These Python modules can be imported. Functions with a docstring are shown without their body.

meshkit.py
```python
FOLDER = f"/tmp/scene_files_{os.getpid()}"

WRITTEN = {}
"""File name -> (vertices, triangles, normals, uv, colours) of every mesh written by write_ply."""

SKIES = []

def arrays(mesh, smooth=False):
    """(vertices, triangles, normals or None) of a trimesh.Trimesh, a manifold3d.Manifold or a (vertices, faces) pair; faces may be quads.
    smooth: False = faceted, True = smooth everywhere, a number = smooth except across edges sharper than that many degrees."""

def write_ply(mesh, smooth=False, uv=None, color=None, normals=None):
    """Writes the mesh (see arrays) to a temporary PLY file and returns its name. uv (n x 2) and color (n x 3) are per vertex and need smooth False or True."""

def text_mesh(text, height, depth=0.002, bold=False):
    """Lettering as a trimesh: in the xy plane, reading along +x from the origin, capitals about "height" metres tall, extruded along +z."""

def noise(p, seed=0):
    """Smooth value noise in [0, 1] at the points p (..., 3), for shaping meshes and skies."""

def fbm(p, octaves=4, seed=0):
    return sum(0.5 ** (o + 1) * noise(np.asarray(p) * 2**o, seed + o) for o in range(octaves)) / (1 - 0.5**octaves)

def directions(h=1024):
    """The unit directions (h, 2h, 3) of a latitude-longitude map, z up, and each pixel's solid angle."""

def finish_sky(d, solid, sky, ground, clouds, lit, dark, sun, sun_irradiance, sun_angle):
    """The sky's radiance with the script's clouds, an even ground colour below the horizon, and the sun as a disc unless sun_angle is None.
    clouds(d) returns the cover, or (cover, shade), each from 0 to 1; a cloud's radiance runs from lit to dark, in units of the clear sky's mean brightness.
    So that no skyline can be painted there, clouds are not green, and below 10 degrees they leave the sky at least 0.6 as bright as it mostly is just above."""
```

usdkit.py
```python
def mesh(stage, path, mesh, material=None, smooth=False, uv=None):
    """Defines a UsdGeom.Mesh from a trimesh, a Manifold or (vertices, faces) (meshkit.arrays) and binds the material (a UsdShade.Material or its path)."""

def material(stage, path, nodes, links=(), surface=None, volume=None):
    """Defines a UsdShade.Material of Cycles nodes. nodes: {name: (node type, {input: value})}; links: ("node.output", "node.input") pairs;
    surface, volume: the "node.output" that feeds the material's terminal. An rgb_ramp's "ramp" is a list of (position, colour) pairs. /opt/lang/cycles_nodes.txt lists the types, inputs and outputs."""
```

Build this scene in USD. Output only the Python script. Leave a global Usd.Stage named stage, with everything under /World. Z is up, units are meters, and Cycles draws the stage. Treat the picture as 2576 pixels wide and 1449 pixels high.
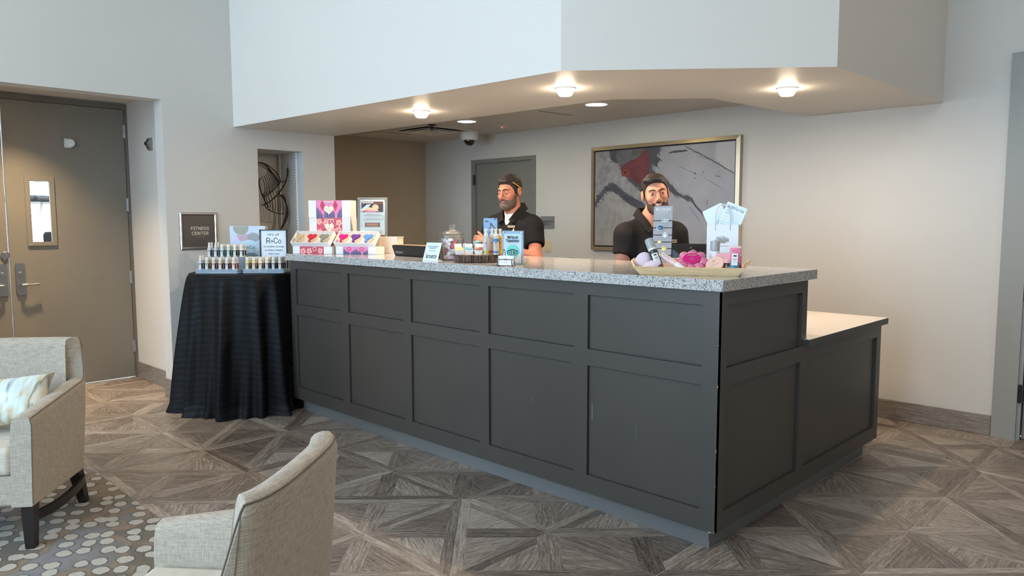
# reception corner of a hotel lobby, all numbers in metres; origin on the floor below the camera, x along the desk front, y towards the back wall
DOME_I, WIN_I, BULB_E, BEAM_I, CAN_E, ALC_E, LOBBY_I = 1.0, 6.2, 75.0, 1650.0, 80.0, 4200.0, 72.0
import math, random
import numpy as np, trimesh, manifold3d as m3, usdkit, meshkit
from shapely import geometry as sg, affinity as sa, ops as so
from pxr import Usd, UsdGeom, UsdLux, UsdShade, Gf, Sdf
stage = Usd.Stage.CreateInMemory()
UsdGeom.SetStageUpAxis(stage, 'Z')
UsdGeom.Xform.Define(stage, '/World')
rnd = random.Random(7)
PI = math.pi

# ---------------------------------------------------------------- camera
cam = UsdGeom.Camera.Define(stage, '/World/Camera')
cam.CreateHorizontalApertureAttr(36.0)
cam.CreateFocalLengthAttr(36.0 * 1865.73 / 2576)
cam.CreateClippingRangeAttr((0.05, 200))
cam.CreateExposureAttr(0.0)
YAW, PITCH, ROLL = -0.77696, 0.0917187, -0.0019157
fw = np.array([math.sin(YAW) * math.cos(PITCH), math.cos(YAW) * math.cos(PITCH), -math.sin(PITCH)])
ri = np.array([math.cos(YAW), -math.sin(YAW), 0.0]); up = np.cross(ri, fw)
r2, u2 = ri * math.cos(ROLL) + up * math.sin(ROLL), -ri * math.sin(ROLL) + up * math.cos(ROLL)
cam.AddTransformOp().Set(Gf.Matrix4d(*r2, 0, *u2, 0, *(-fw), 0, 0, 0, 1.45, 1))

# ---------------------------------------------------------------- light: daylight outside, tall windows in the wall behind the camera
dome = UsdLux.DomeLight.Define(stage, '/World/SkyLight')
dome.CreateIntensityAttr(DOME_I); dome.CreateColorAttr(Gf.Vec3f(0.80, 0.91, 1.0))
def window_light(n, x, y, z, w, h, face, power, col):
    l = UsdLux.RectLight.Define(stage, '/World/' + n)
    l.CreateWidthAttr(w); l.CreateHeightAttr(h); l.CreateIntensityAttr(power); l.CreateColorAttr(Gf.Vec3f(*col))
    l.AddTranslateOp().Set((x, y, z)); l.AddRotateXYZOp().Set(face)
for i, x in enumerate((-4.4, -2.5, -0.6)):
    window_light('WindowDaylight_%d' % i, x, -3.98, 2.35, 1.7, 3.3, (90, 0, 0), WIN_I, (0.40, 0.69, 1.0))

# warm downlights of the lobby's high ceiling, out of the picture
for i, (x, y) in enumerate(((-4.6, .6), (-2.6, .2), (-.4, .6), (.6, 2.6), (.9, 4.6), (-3.4, -1.8), (-.6, -1.8), (-5.2, -1.0))):
    l = UsdLux.DiskLight.Define(stage, '/World/LobbyDownlight_%d' % i)
    l.CreateRadiusAttr(.11); l.CreateIntensityAttr(LOBBY_I); l.CreateColorAttr(Gf.Vec3f(1.0, .76, .55)); l.AddTranslateOp().Set((x, y, 4.17)); UsdLux.ShapingAPI.Apply(l.GetPrim()).CreateShapingConeAngleAttr(50); UsdLux.ShapingAPI(l.GetPrim()).CreateShapingConeSoftnessAttr(.4)

# ---------------------------------------------------------------- helpers
_used = {}
def _path(name, parent):
    base = str(parent.GetPath()) if parent is not None else '/World'
    k = base + '/' + name
    n = _used.get(k, 0); _used[k] = n + 1
    return k if n == 0 else '%s_%03d' % (k, n)
def tag(p, label=None, cat=None, group=None, kind=None):
    for k, v in (('label', label), ('category', cat), ('group', group), ('kind', kind)):
        if v: p.SetCustomDataByKey(k, v)
    return p
def obj(name, mesh, m, parent=None, label=None, cat=None, group=None, kind=None, smooth=False, uv=None):
    if isinstance(mesh, list): mesh = trimesh.util.concatenate(mesh)
    p = usdkit.mesh(stage, _path(name, parent), mesh, M[m] if isinstance(m, str) else m, smooth=smooth, uv=uv).GetPrim()
    return tag(p, label, cat, group, kind)
def struct(name, mesh, m, parent=None, smooth=False, uv=None):
    return obj(name, mesh, m, parent, kind=None if parent is not None else 'structure', smooth=smooth, uv=uv)
def xf(name, loc=(0, 0, 0), rz=0, parent=None):
    x = UsdGeom.Xform.Define(stage, _path(name, parent))
    x.AddTranslateOp().Set(tuple(float(v) for v in loc)); x.AddRotateZOp().Set(float(rz))
    return x.GetPrim()
def thing(name, label, cat, loc=(0, 0, 0), rz=0, group=None):
    return tag(xf(name, loc, rz), label, cat, group)
def dup(src, name, label, loc, rz=0, group=None):
    r = thing(name, label, src.GetCustomDataByKey('category'), loc, rz, group or src.GetCustomDataByKey('group'))
    r.GetReferences().AddInternalReference(src.GetPath()); r.SetInstanceable(True)
    return r
def box(x0, x1, y0, y1, z0, z1, c=0.0):
    if c <= 0:
        b = trimesh.creation.box((x1 - x0, y1 - y0, z1 - z0)); b.apply_translation(((x0 + x1) / 2, (y0 + y1) / 2, (z0 + z1) / 2)); return b
    lo, hi = np.array([x0, y0, z0]), np.array([x1, y1, z1]); pts = []
    for s in np.ndindex(2, 2, 2):
        k = np.where(np.array(s) == 0, lo, hi); sg_ = np.where(np.array(s) == 0, 1, -1)
        for a in range(3):
            o = np.full(3, c); o[a] = 0; pts.append(k + sg_ * o)
    return hull(pts)
def rbox(x0, x1, y0, y1, z0, z1, r, sub=2):
    s = trimesh.creation.icosphere(subdivisions=sub, radius=r).vertices
    return hull(np.concatenate([s + (x, y, z) for x in (x0 + r, x1 - r) for y in (y0 + r, y1 - r) for z in (z0 + r, z1 - r)]))
def hull(pts):
    return trimesh.convex.convex_hull(np.array(pts, float))
def tri(m):
    if hasattr(m, 'to_mesh'):
        q = m.to_mesh(); return trimesh.Trimesh(q.vert_properties[:, :3], q.tri_verts, process=False)
    return m
def mani(m):
    m = m.copy(); m.merge_vertices()
    return m3.Manifold(m3.Mesh(np.asarray(m.vertices, np.float32), np.asarray(m.faces, np.uint32)))
def cut(a, *bs):
    a = mani(a)
    for b in bs: a = a - mani(b)
    return tri(a)
def join(*ms):
    a = mani(ms[0])
    for b in ms[1:]: a = a + mani(b)
    return tri(a)
def T(m, loc=(0, 0, 0), rx=0, ry=0, rz=0, s=1.0):
    m = m.copy(); A = np.eye(4)
    A[:3, :3] = (trimesh.transformations.euler_matrix(math.radians(rx), math.radians(ry), math.radians(rz))[:3, :3]) * np.asarray(s)
    A[:3, 3] = loc; m.apply_transform(A); return m
def frame(m, o, u, v, n=None):
    "maps local x,y,z to directions u,v,n at o"
    u, v = np.array(u, float), np.array(v, float); n = np.cross(u, v) if n is None else np.array(n, float)
    m = m.copy(); A = np.eye(4); A[:3, 0], A[:3, 1], A[:3, 2], A[:3, 3] = u, v, n, o
    m.apply_transform(A); return m
def prism(pts, d0, d1):
    p = pts if hasattr(pts, 'geom_type') else sg.Polygon(pts)
    ms = []
    for g in getattr(p, 'geoms', [p]):
        m = trimesh.creation.extrude_polygon(g, d1 - d0, engine='earcut'); m.apply_translation((0, 0, d0)); ms.append(m)
    return trimesh.util.concatenate(ms)
def lathe(prof, n=32, close=True):
    prof = np.array(prof, float); a = np.linspace(0, 2 * PI, n, endpoint=False)
    v = np.concatenate([np.stack([r * np.cos(a), r * np.sin(a), np.full(n, z)], 1) for r, z in prof]); f = []
    for k in range(len(prof) - 1):
        for i in range(n):
            j = (i + 1) % n; p, q, r, s = k * n + i, k * n + j, (k + 1) * n + j, (k + 1) * n + i
            f += [(p, q, r), (p, r, s)]
    v = list(v)
    if close:
        for k, flip in ((0, True), (len(prof) - 1, False)):
            if prof[k, 0] > 1e-6:
                c = len(v); v.append((0, 0, prof[k, 1]))
                for i in range(n):
                    j = (i + 1) % n; f.append((c, k * n + j, k * n + i) if flip else (c, k * n + i, k * n + j))
    m = trimesh.Trimesh(np.array(v), np.array(f), process=True); m.update_faces(m.nondegenerate_faces()); return m
def cyl(r, z0, z1, n=24, loc=(0, 0), c=0.0):
    return T(lathe([(r - c, z0), (r, z0 + c), (r, z1 - c), (r - c, z1)] if c else [(r, z0), (r, z1)], n), (loc[0], loc[1], 0))
def tube(pts, r, n=8, closed=False):
    P = np.array(pts, float); R = np.broadcast_to(np.asarray(r, float), (len(P),)); m = len(P)
    t = (np.roll(P, -1, 0) - np.roll(P, 1, 0)) if closed else np.gradient(P, axis=0)
    t /= np.linalg.norm(t, axis=1, keepdims=True) + 1e-12
    a = np.cross(t[0], [0, 0, 1.0]); a = np.cross(t[0], [0, 1.0, 0]) if np.linalg.norm(a) < .1 else a
    a /= np.linalg.norm(a); rings = []; ang = np.linspace(0, 2 * PI, n, endpoint=False)
    for k in range(m):
        a = a - t[k] * (a @ t[k]); a /= np.linalg.norm(a); b = np.cross(t[k], a)
        rings.append(P[k] + R[k] * (np.cos(ang)[:, None] * a + np.sin(ang)[:, None] * b))
    return loft(rings, cap=not closed, wrap=closed)
def loft(rings, cap=True, wrap=False):
    n = len(rings[0]); v = np.concatenate(rings); f = []; K = len(rings)
    for k in range(K if wrap else K - 1):
        for i in range(n):
            j = (i + 1) % n; k2 = (k + 1) % K
            f += [(k * n + i, k * n + j, k2 * n + j), (k * n + i, k2 * n + j, k2 * n + i)]
    if cap:
        for k, flip in ((0, True), (K - 1, False)):
            c = len(v); v = np.vstack([v, np.mean(rings[k], 0)])
            for i in range(n):
                j = (i + 1) % n; f.append((c, k * n + j, k * n + i) if flip else (c, k * n + i, k * n + j))
    m = trimesh.Trimesh(v, np.array(f), process=False); m.fix_normals(); return m
def sphere(r, loc=(0, 0, 0), s=(1, 1, 1), sub=3):
    m = trimesh.creation.icosphere(subdivisions=sub, radius=r); m.apply_scale(s); m.apply_translation(loc); return m
def smoothpath(pts, n=40):
    from scipy.interpolate import CubicSpline
    P = np.array(pts, float); return CubicSpline(np.linspace(0, 1, len(P)), P)(np.linspace(0, 1, n))
def text(s, h, o, u, v, depth=.0008, align='c', bold=False, width=None):
    m = meshkit.text_mesh(s, h, depth, bold); w = m.bounds[1, 0] - m.bounds[0, 0]
    if width: m.apply_scale((width / w, 1, 1)); w = width
    m.apply_translation((-m.bounds[0, 0] - (w / 2 if align == 'c' else w if align == 'r' else 0), 0, 0))
    return frame(m, o, u, v)

# ---------------------------------------------------------------- materials
M = {}
def lin(c):
    return tuple((x / 255 / 12.92 if x / 255 < .04045 else ((x / 255 + .055) / 1.055) ** 2.4) for x in c)
def mat(name, rgb, rough=.5, var=0, vscale=6, bump=0, bscale=200, **kw):
    c = lin(rgb); nodes = {'p': ('principled_bsdf', dict(base_color=c, roughness=rough, **kw))}; links = []
    if var:
        nodes['tc'] = ('texture_coordinate', {}); nodes['n'] = ('noise_texture', dict(scale=vscale, detail=4))
        nodes['r'] = ('rgb_ramp', dict(ramp=[(.3, tuple(x * (1 - var) for x in c)), (.7, tuple(min(1, x * (1 + var)) for x in c))]))
        links += [('tc.object', 'n.vector'), ('n.fac', 'r.fac'), ('r.color', 'p.base_color')]
    if bump:
        nodes['tb'] = ('texture_coordinate', {}); nodes['nb'] = ('noise_texture', dict(scale=bscale, detail=3)); nodes['b'] = ('bump', dict(strength=bump, distance=.002))
        links += [('tb.object', 'nb.vector'), ('nb.fac', 'b.height'), ('b.normal', 'p.normal')]
    M[name] = usdkit.material(stage, '/World/Looks/' + name, nodes, links, surface='p.BSDF')
def graph(name, nodes, links, surface='p.BSDF'):
    M[name] = usdkit.material(stage, '/World/Looks/' + name, nodes, links, surface=surface)
def emit(name, rgb, strength):
    graph(name, {'e': ('emission', dict(color=rgb, strength=strength))}, [], 'e.emission')
mat('wall_paint', (206, 202, 195), .55, var=.015, vscale=1.5, bump=.05, bscale=350)
mat('nook_paint', (180, 163, 142), .6, var=.02, vscale=2)
mat('ceiling_paint', (214, 206, 196), .6, var=.02, vscale=2)
mat('soffit_paint', (222, 216, 207), .5)
mat('door_paint', (128, 122, 112), .38, var=.03, vscale=3, bump=.05, bscale=60)
mat('door_frame_paint', (112, 104, 95), .4)
mat('office_door_paint', (128, 126, 120), .45)
mat('casing_paint', (148, 147, 140), .45)
mat('desk_paint', (70, 66, 61), .36, var=.05, vscale=3, bump=.04, bscale=90)
mat('kick_paint', (112, 111, 108), .4)
mat('laminate', (222, 214, 205), .3)
mat('laminate_edge', (66, 65, 62), .4)
mat('steel', (178, 178, 178), .28, metallic=1.0)
mat('dark_steel', (60, 58, 55), .4, metallic=.7)
mat('grout', (190, 178, 164), .8)
mat('white_plastic', (232, 232, 230), .4)
mat('black_plastic', (18, 18, 19), .35)
mat('dark', (10, 10, 10), .8)
# granite
graph('granite', {'tc': ('texture_coordinate', {}), 'v': ('voronoi_texture', dict(scale=380)), 'v2': ('voronoi_texture', dict(scale=190)),
                  'sc': ('separate_color', {}), 'sc2': ('separate_color', {}),
                  'r': ('rgb_ramp', dict(ramp=[(0, (.14, .13, .125)), (.10, (.17, .16, .15)), (.12, (.40, .39, .37)), (.5, (.50, .49, .47)), (.52, (.62, .61, .59)), (1, (.74, .73, .71))], interpolate=False)),
                  'r2': ('rgb_ramp', dict(ramp=[(0, (.25, .24, .23)), (.1, (1, 1, 1)), (1, (1, 1, 1))], interpolate=False)),
                  'm': ('mix', dict(mix_type='multiply', fac=.8)), 'p': ('principled_bsdf', dict(roughness=.12))},
      [('tc.object', 'v.vector'), ('tc.object', 'v2.vector'), ('v.color', 'sc.color'), ('v2.color', 'sc2.color'), ('sc.r', 'r.fac'), ('sc2.r', 'r2.fac'),
       ('r.color', 'm.color1'), ('r2.color', 'm.color2'), ('m.color', 'p.base_color')])
# grey-brown weathered wood print; grain runs along the piece's own u
def wood(name, dark, mid, light, rough=.38, su=7.0, sv=85.0, coord='UV', rot=None):
    graph(name, {'tc': ('texture_coordinate', {}), 'mp': ('mapping', dict(scale=(su, sv, sv if coord != 'UV' else 1))),
                 'mp2': ('mapping', dict(scale=(su * 5.0, sv * 2.6, sv * 3.2 if coord != 'UV' else 1))), 'mp3': ('mapping', dict(scale=(.35, .35, .35))),
                 'n': ('noise_texture', dict(scale=1, detail=6, roughness=.62, distortion=.35)), 'n2': ('noise_texture', dict(scale=1, detail=2)), 'n3': ('noise_texture', dict(scale=1, detail=0)),
                 'a': ('math', dict(math_type='multiply_add', value2=.80, value3=-.16)), 'a2': ('math', dict(math_type='multiply_add', value2=.44)), 'a3': ('math', dict(math_type='multiply_add', value2=.52, value3=-.24)),
                 's': ('math', dict(math_type='add')), 'r': ('rgb_ramp', dict(ramp=[(.22, lin(dark)), (.46, lin(mid)), (.74, lin(light))])),
                 'b': ('bump', dict(strength=.25, distance=.002)), 'p': ('principled_bsdf', dict(roughness=rough))},
          [('tc.' + coord, 'mp.vector'), ('tc.' + coord, 'mp2.vector'), ('tc.' + coord, 'mp3.vector'), ('mp.vector', 'n.vector'), ('mp2.vector', 'n2.vector'), ('mp3.vector', 'n3.vector'),
           ('n.fac', 'a.value1'), ('n2.fac', 'a2.value1'), ('a.value', 'a2.value3'), ('n3.fac', 'a3.value1'), ('a2.value', 's.value1'), ('a3.value', 's.value2'),
           ('s.value', 'r.fac'), ('r.color', 'p.base_color'), ('s.value', 'b.height'), ('b.normal', 'p.normal')])
wood('floor_wood', (74, 64, 58), (130, 118, 108), (190, 179, 167))
wood('base_wood', (84, 76, 70), (124, 114, 106), (160, 150, 140))
wood('door_wood', (92, 82, 74), (128, 118, 110), (150, 140, 131), coord='object', su=40, sv=3)
emit('bulb_glow', (1.0, .80, .58), BULB_E)
emit('can_glow', (1.0, .86, .55), CAN_E)
emit('red_led', (1.0, .05, .03), 6)
graph('pane', {'f': ('layer_weight', dict(blend=.08)), 't': ('transparent_bsdf', {}), 'g': ('glossy_bsdf', dict(color=(1, 1, 1), roughness=.02)), 'm': ('mix_closure', {})},
      [('f.fresnel', 'm.fac'), ('t.BSDF', 'm.closure1'), ('g.BSDF', 'm.closure2')], 'm.closure')
# ================================================================ the room
LX, BY, NX, AX = -6.143, 5.725, -7.09, -7.261     # left wall, back wall, nook wall, door plane of the alcove
CZ, SZ, RZ = 4.2, 2.235, 2.38                     # high ceiling, soffit, low ceiling behind the desk
HI = 4.3
# left wall with the door alcove opening and the sculpture niche
lw = box(LX - .12, LX, -4.0, 3.868, 0, HI)
lw = cut(lw, box(LX - 1, LX + 1, .55, 2.31, -.1, 2.40), box(LX - 1, LX + 1, 3.10, 3.541, .62, 2.069))
struct('wall_left', lw, 'wall_paint')
# alcove: cased edge, side walls, ceiling
al = [box(-6.30, LX - .12, 2.31, 2.42, 0, 2.52), box(AX - .05, LX - .12, 2.42, 2.52, 0, 2.62), box(-6.30, LX - .12, .44, 2.42, 2.40, 2.52),
      box(-6.30, LX - .12, .44, .55, 0, 2.40), box(AX - .05, LX - .12, .34, .44, 0, 2.62)]
struct('wall_alcove', al, 'wall_paint')
struct('ceiling_alcove', cut(box(AX - .05, LX - .12, .34, 2.52, 2.498, 2.62), cyl(.055, 2.4, 2.595, 24, (-6.76, 1.47))), 'ceiling_paint')
dw = cut(box(AX - .16, AX - .02, .2, 2.7, 0, 3.0), box(AX - 1, AX + 1, .50, 2.40, -.1, 2.445))
struct('wall_door', dw, 'wall_paint')
# niche lining
struct('wall_niche', [box(LX - .50, LX - .48, 3.08, 3.56, .60, 2.09), box(LX - .48, LX - .12, 3.08, 3.10, .60, 2.09), box(LX - .48, LX - .12, 3.541, 3.56, .60, 2.09),
                      box(LX - .48, LX - .12, 3.10, 3.541, 2.069, 2.09), box(LX - .48, LX - .12, 3.10, 3.541, .60, .62)], 'wall_paint')
# slotted shelf standards in the niche
for i, (x, y) in enumerate(((LX - .13, 3.535), (LX - .43, 3.535))):
    st = xf('trim_1', parent=None); tag(st, kind='structure')
    rail = box(x - .012, x + .012, 3.529, 3.541, .62, 2.069)
    obj('rail', rail, 'white_plastic', st)
    obj('slot', [box(x - .003, x + .003, 3.5280, 3.5292, z, z + .012) for z in np.arange(.66, 2.05, .026)], 'dark', st, kind='stuff')
# nook walls, back wall, right and front walls
struct('wall_nook', [box(NX - .1, NX, 3.75, BY + .1, 0, HI)], 'nook_paint')
struct('wall_nook_side', box(NX, LX - .12, 3.768, 3.868, 0, HI), 'wall_paint')
bw = cut(box(NX, 3.1, BY, BY + .12, 0, HI), box(-6.215, -5.325, BY - 1, BY + 1, -.1, 2.075), box(-1.02, .0, BY - 1, BY + 1, -.1, 2.44))
struct('wall_back', bw, 'wall_paint')
struct('wall_hall', [box(-6.4, -5.1, BY + .13, BY + .16, 0, 2.3), box(-1.2, .2, BY + .13, BY + .16, 0, 2.7)], 'nook_paint')
struct('wall_right', box(3.0, 3.1, -4.1, BY, 0, HI), 'wall_paint')
fr = box(-6.3, 3.1, -4.12, -4.0, 0, HI)
for x in (-4.4, -2.5, -.6): fr = cut(fr, box(x - .85, x + .85, -5, -3, .7, 4.0))
struct('wall_front', fr, 'wall_paint')
struct('ceiling', box(-7.3, 3.1, -4.12, BY + .12, CZ, HI), 'ceiling_paint')
# bulkhead ring (soffit) above the desk
O = [(LX, 2.893), (-2.628, 3.045), (-1.551, 3.98), (-1.512, BY)]
I = [(-2.425, BY), (-2.528, 4.431), (-3.014, 3.987), (LX, 3.868)]
struct('soffit', prism(O + I, SZ, CZ), 'soffit_paint')
lowc = prism([(NX, BY), (NX, 3.86), (LX, 3.86), (-3.0, 3.98), (-2.52, 4.44), (-2.42, BY)], RZ, RZ + .05)
struct('ceiling_low', lowc, 'ceiling_paint')
# joints of the access hatch and lay-in panels on the low ceiling
for k, (a, b) in enumerate((((-6.959, 4.60), (-6.553, 4.66)), ((-6.553, 4.655), (-6.557, 5.065)), ((-4.376, 4.78), (-4.34, 5.19)))):
    a, b = np.array(a), np.array(b); d = (b - a) / np.linalg.norm(b - a); n = np.array([-d[1], d[0]]) * .004
    struct('trim_2', prism([a + n, b + n, b - n, a - n], RZ - .002, RZ + .002), 'dark_steel')

# ---------------------------------------------------------------- floor of patterned porcelain tiles
P, GX, GY = .598, -1.026, 1.892
floor = tag(xf('floor'), kind='structure')
def sub_floor():
    return box(-7.3, 3.1, -4.12, BY + .12, -.06, -.0012)
obj('grout', sub_floor(), 'grout', floor)
def tile_pieces(r):
    g, e, d = .0012, r.uniform(.040, .052), .05 * math.sqrt(2)
    S = sg.box(g, g, P - g, P - g); inner = sg.box(e, e, P - e, P - e); L = P
    d1 = sg.Polygon([(-d, 0 - .0), (0, -d), (L + d, L), (L, L + d)]).intersection(sg.Polygon([(-1, -1 - d), (2, 2 - d), (2, 2 + d), (-1, -1 + d)]))
    d2 = sa.scale(d1, -1, 1, origin=(L / 2, L / 2))
    clip = inner if r.random() < .5 else S
    if r.random() < .5: A, B, sA = d1, d2, 1
    else: A, B, sA = d2, d1, -1
    A, B = A.intersection(clip), B.intersection(clip)
    bands = []
    for k in range(4):
        t = sa.rotate(sg.Polygon([(0, 0), (L, 0), (L - e, e), (e, e)]), 90 * k, origin=(L / 2, L / 2)).intersection(S)
        bands.append((t, 90 * k))
    out = []
    mid = lambda s: sg.LineString([(-1, -1), (2, 2)]) if s > 0 else sg.LineString([(-1, L + 1), (L + 1, -1)])
    for geo in so.split(A, mid(sA)).geoms: out.append((geo, 45 * sA))
    for geo in getattr(B.difference(A), 'geoms', [B.difference(A)]):
        out.append((geo, -45 * sA))
    X = A.union(B)
    for t, a in bands: out.append((t.difference(X), a))
    for q in getattr(inner.difference(X), 'geoms', []):
        c = q.centroid; out.append((q, r.choice((0, 90, 25, -25)) + (90 if abs(c.x - L / 2) > abs(c.y - L / 2) else 0)))
    res = []
    for q, a in out:
        for h in getattr(q, 'geoms', [q]):
            h = h.buffer(-.0006, join_style=2)
            for w in getattr(h, 'geoms', [h]):
                if w.area > 3e-4: res.append((sa.translate(w.simplify(1e-4), 0, 0), a))
    return res
def plank(poly, ang, ox, oy, r):
    m = prism(poly, -.008, r.uniform(-.0003, .0003))
    a = math.radians(ang); x, y = m.vertices[:, 0], m.vertices[:, 1]
    uv = np.stack([x * math.cos(a) + y * math.sin(a) + r.uniform(0, 300), -x * math.sin(a) + y * math.cos(a) + r.uniform(0, 300)], 1)
    m.apply_translation((ox, oy, 0)); return m, uv
tiles = []
ROOM = so.unary_union([sg.box(LX, -4, 3, BY), sg.box(AX - .02, .55, LX, 2.42)]).difference(sg.box(-6.30, 2.31, LX, 2.5)).difference(sg.box(-5.06, 2.866, -1.60, 3.60)).difference(sg.box(-2.2, 3.55, -1.60, 4.73))
for i in range(-12, 7):
    for j in range(-8, 8):
        x, y = GX + i * P, GY + j * P
        cx, cy = x + P / 2, y + P / 2
        if not (-7.5 < cx < 3.2 and -4.2 < cy < BY + .3): continue
        if cx < LX - .1 and not (.3 < cy < 2.6): continue
        depth = -.701 * cx + .713 * cy; side = .713 * cx + .701 * cy
        if depth < 1.7 or abs(side) > depth * .72 + 1.1: continue
        tiles.append((depth, x, y))
tiles.sort()
near = 0
for k, (dep, x, y) in enumerate(tiles):
    r = random.Random(k * 31 + 5); ps = tile_pieces(r)
    carpeted = x > -4.65 and x + P < -1.0 and y + P < 1.32
    if carpeted: continue
    R = sa.translate(ROOM.intersection(sg.box(x, y, x + P, y + P)), -x, -y)
    ps = [(w, a) for q, a in ps for w in getattr(q.intersection(R), 'geoms', [q.intersection(R)]) if w.geom_type == 'Polygon' and w.area > 2e-4]
    if not ps: continue
    made = [plank(q, a, x, y, r) for q, a in ps]
    if near + len(made) <= 290:
        t = xf('tile', parent=floor); near += len(made)
        for m, uv in made: obj('plank', m, 'floor_wood', t, uv=uv)
    else:
        mm = trimesh.util.concatenate([m for m, _ in made]); obj('tile', mm, 'floor_wood', floor, uv=np.concatenate([u for _, u in made]))

# ---------------------------------------------------------------- baseboards, door casings
def board(name, x0, x1, y0, y1, h, along):
    b = box(x0, x1, y0, y1, 0, h, .003); v = b.vertices
    uv = np.stack([v[:, along] + rnd.random() * 50, v[:, 2] + (v[:, 1 - along])], 1)
    struct(name, b, 'base_wood', uv=uv)
board('baseboard_back', -5.275, -1.125, BY - .014, BY, .137, 0)
board('baseboard_left', LX, LX + .014, 2.30, 3.10, .150, 1)
board('baseboard_alcove', -6.30, LX, 2.296, 2.31, .150, 0)
board('baseboard_alcove', AX, -6.30, 2.406, 2.42, .150, 0)
# ================================================================ reception desk
desk = thing('reception_desk', 'long charcoal painted reception desk with recessed square panels', 'desk')
FX0, FX1, FY, EX = -5.10, -1.541, 2.805, -1.541
obj('body', [box(FX0 + .002, FX1 - .022, FY + .02, 3.687, .10, 1.15), box(-2.25, FX1 - .022, 3.687, 4.79, .10, .815)], 'desk_paint', desk)
obj('toe_kick', [box(-5.064, -1.60, 2.865, 3.60, 0, .10), box(-2.2, -1.60, 3.60, 4.733, 0, .10)], 'kick_paint', desk, label='grey toe kick under the charcoal panels')
cols = [(-5.022, -4.412), (-4.329, -3.711), (-3.635, -3.015), (-2.941, -2.328), (-2.243, -1.618)]
holes = [sg.box(a, lo, b, hi) for a, b in cols for lo, hi in ((.192, .742), (.822, 1.088))]
fpoly = sg.box(FX0, .10, FX1, 1.15)
for h in holes: fpoly = fpoly.difference(h)
obj('front_frame', frame(prism(fpoly, 0, .02), (0, FY + .02, 0), (1, 0, 0), (0, 0, 1), (0, -1, 0)), 'desk_paint', desk)
for a, b in cols:
    for lo, hi in ((.192, .742), (.822, 1.088)):
        obj('panel', [box(a + .001, b - .001, FY + .014, FY + .0205, lo + .001, hi - .001), box(a + .004, b - .004, FY + .0125, FY + .016, lo + .004, hi - .004, .001)], 'desk_paint', desk)
eh = [(2.878, 3.627, .815, 1.087), (2.878, 3.627, .180, .737), (3.708, 4.722, .180, .737)]
epoly = sg.Polygon([(FY + .0005, .10), (4.79, .10), (4.79, .815), (3.687, .815), (3.687, 1.15), (FY + .0005, 1.15)])
for a, b, lo, hi in eh: epoly = epoly.difference(sg.box(a, lo, b, hi))
obj('end_frame', frame(prism(epoly, 0, .02), (EX - .02, 0, 0), (0, 1, 0), (0, 0, 1), (1, 0, 0)), 'desk_paint', desk)
for a, b, lo, hi in eh:
    obj('panel', [box(EX - .0205, EX - .014, a + .001, b - .001, lo + .001, hi - .001)], 'desk_paint', desk)
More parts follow.
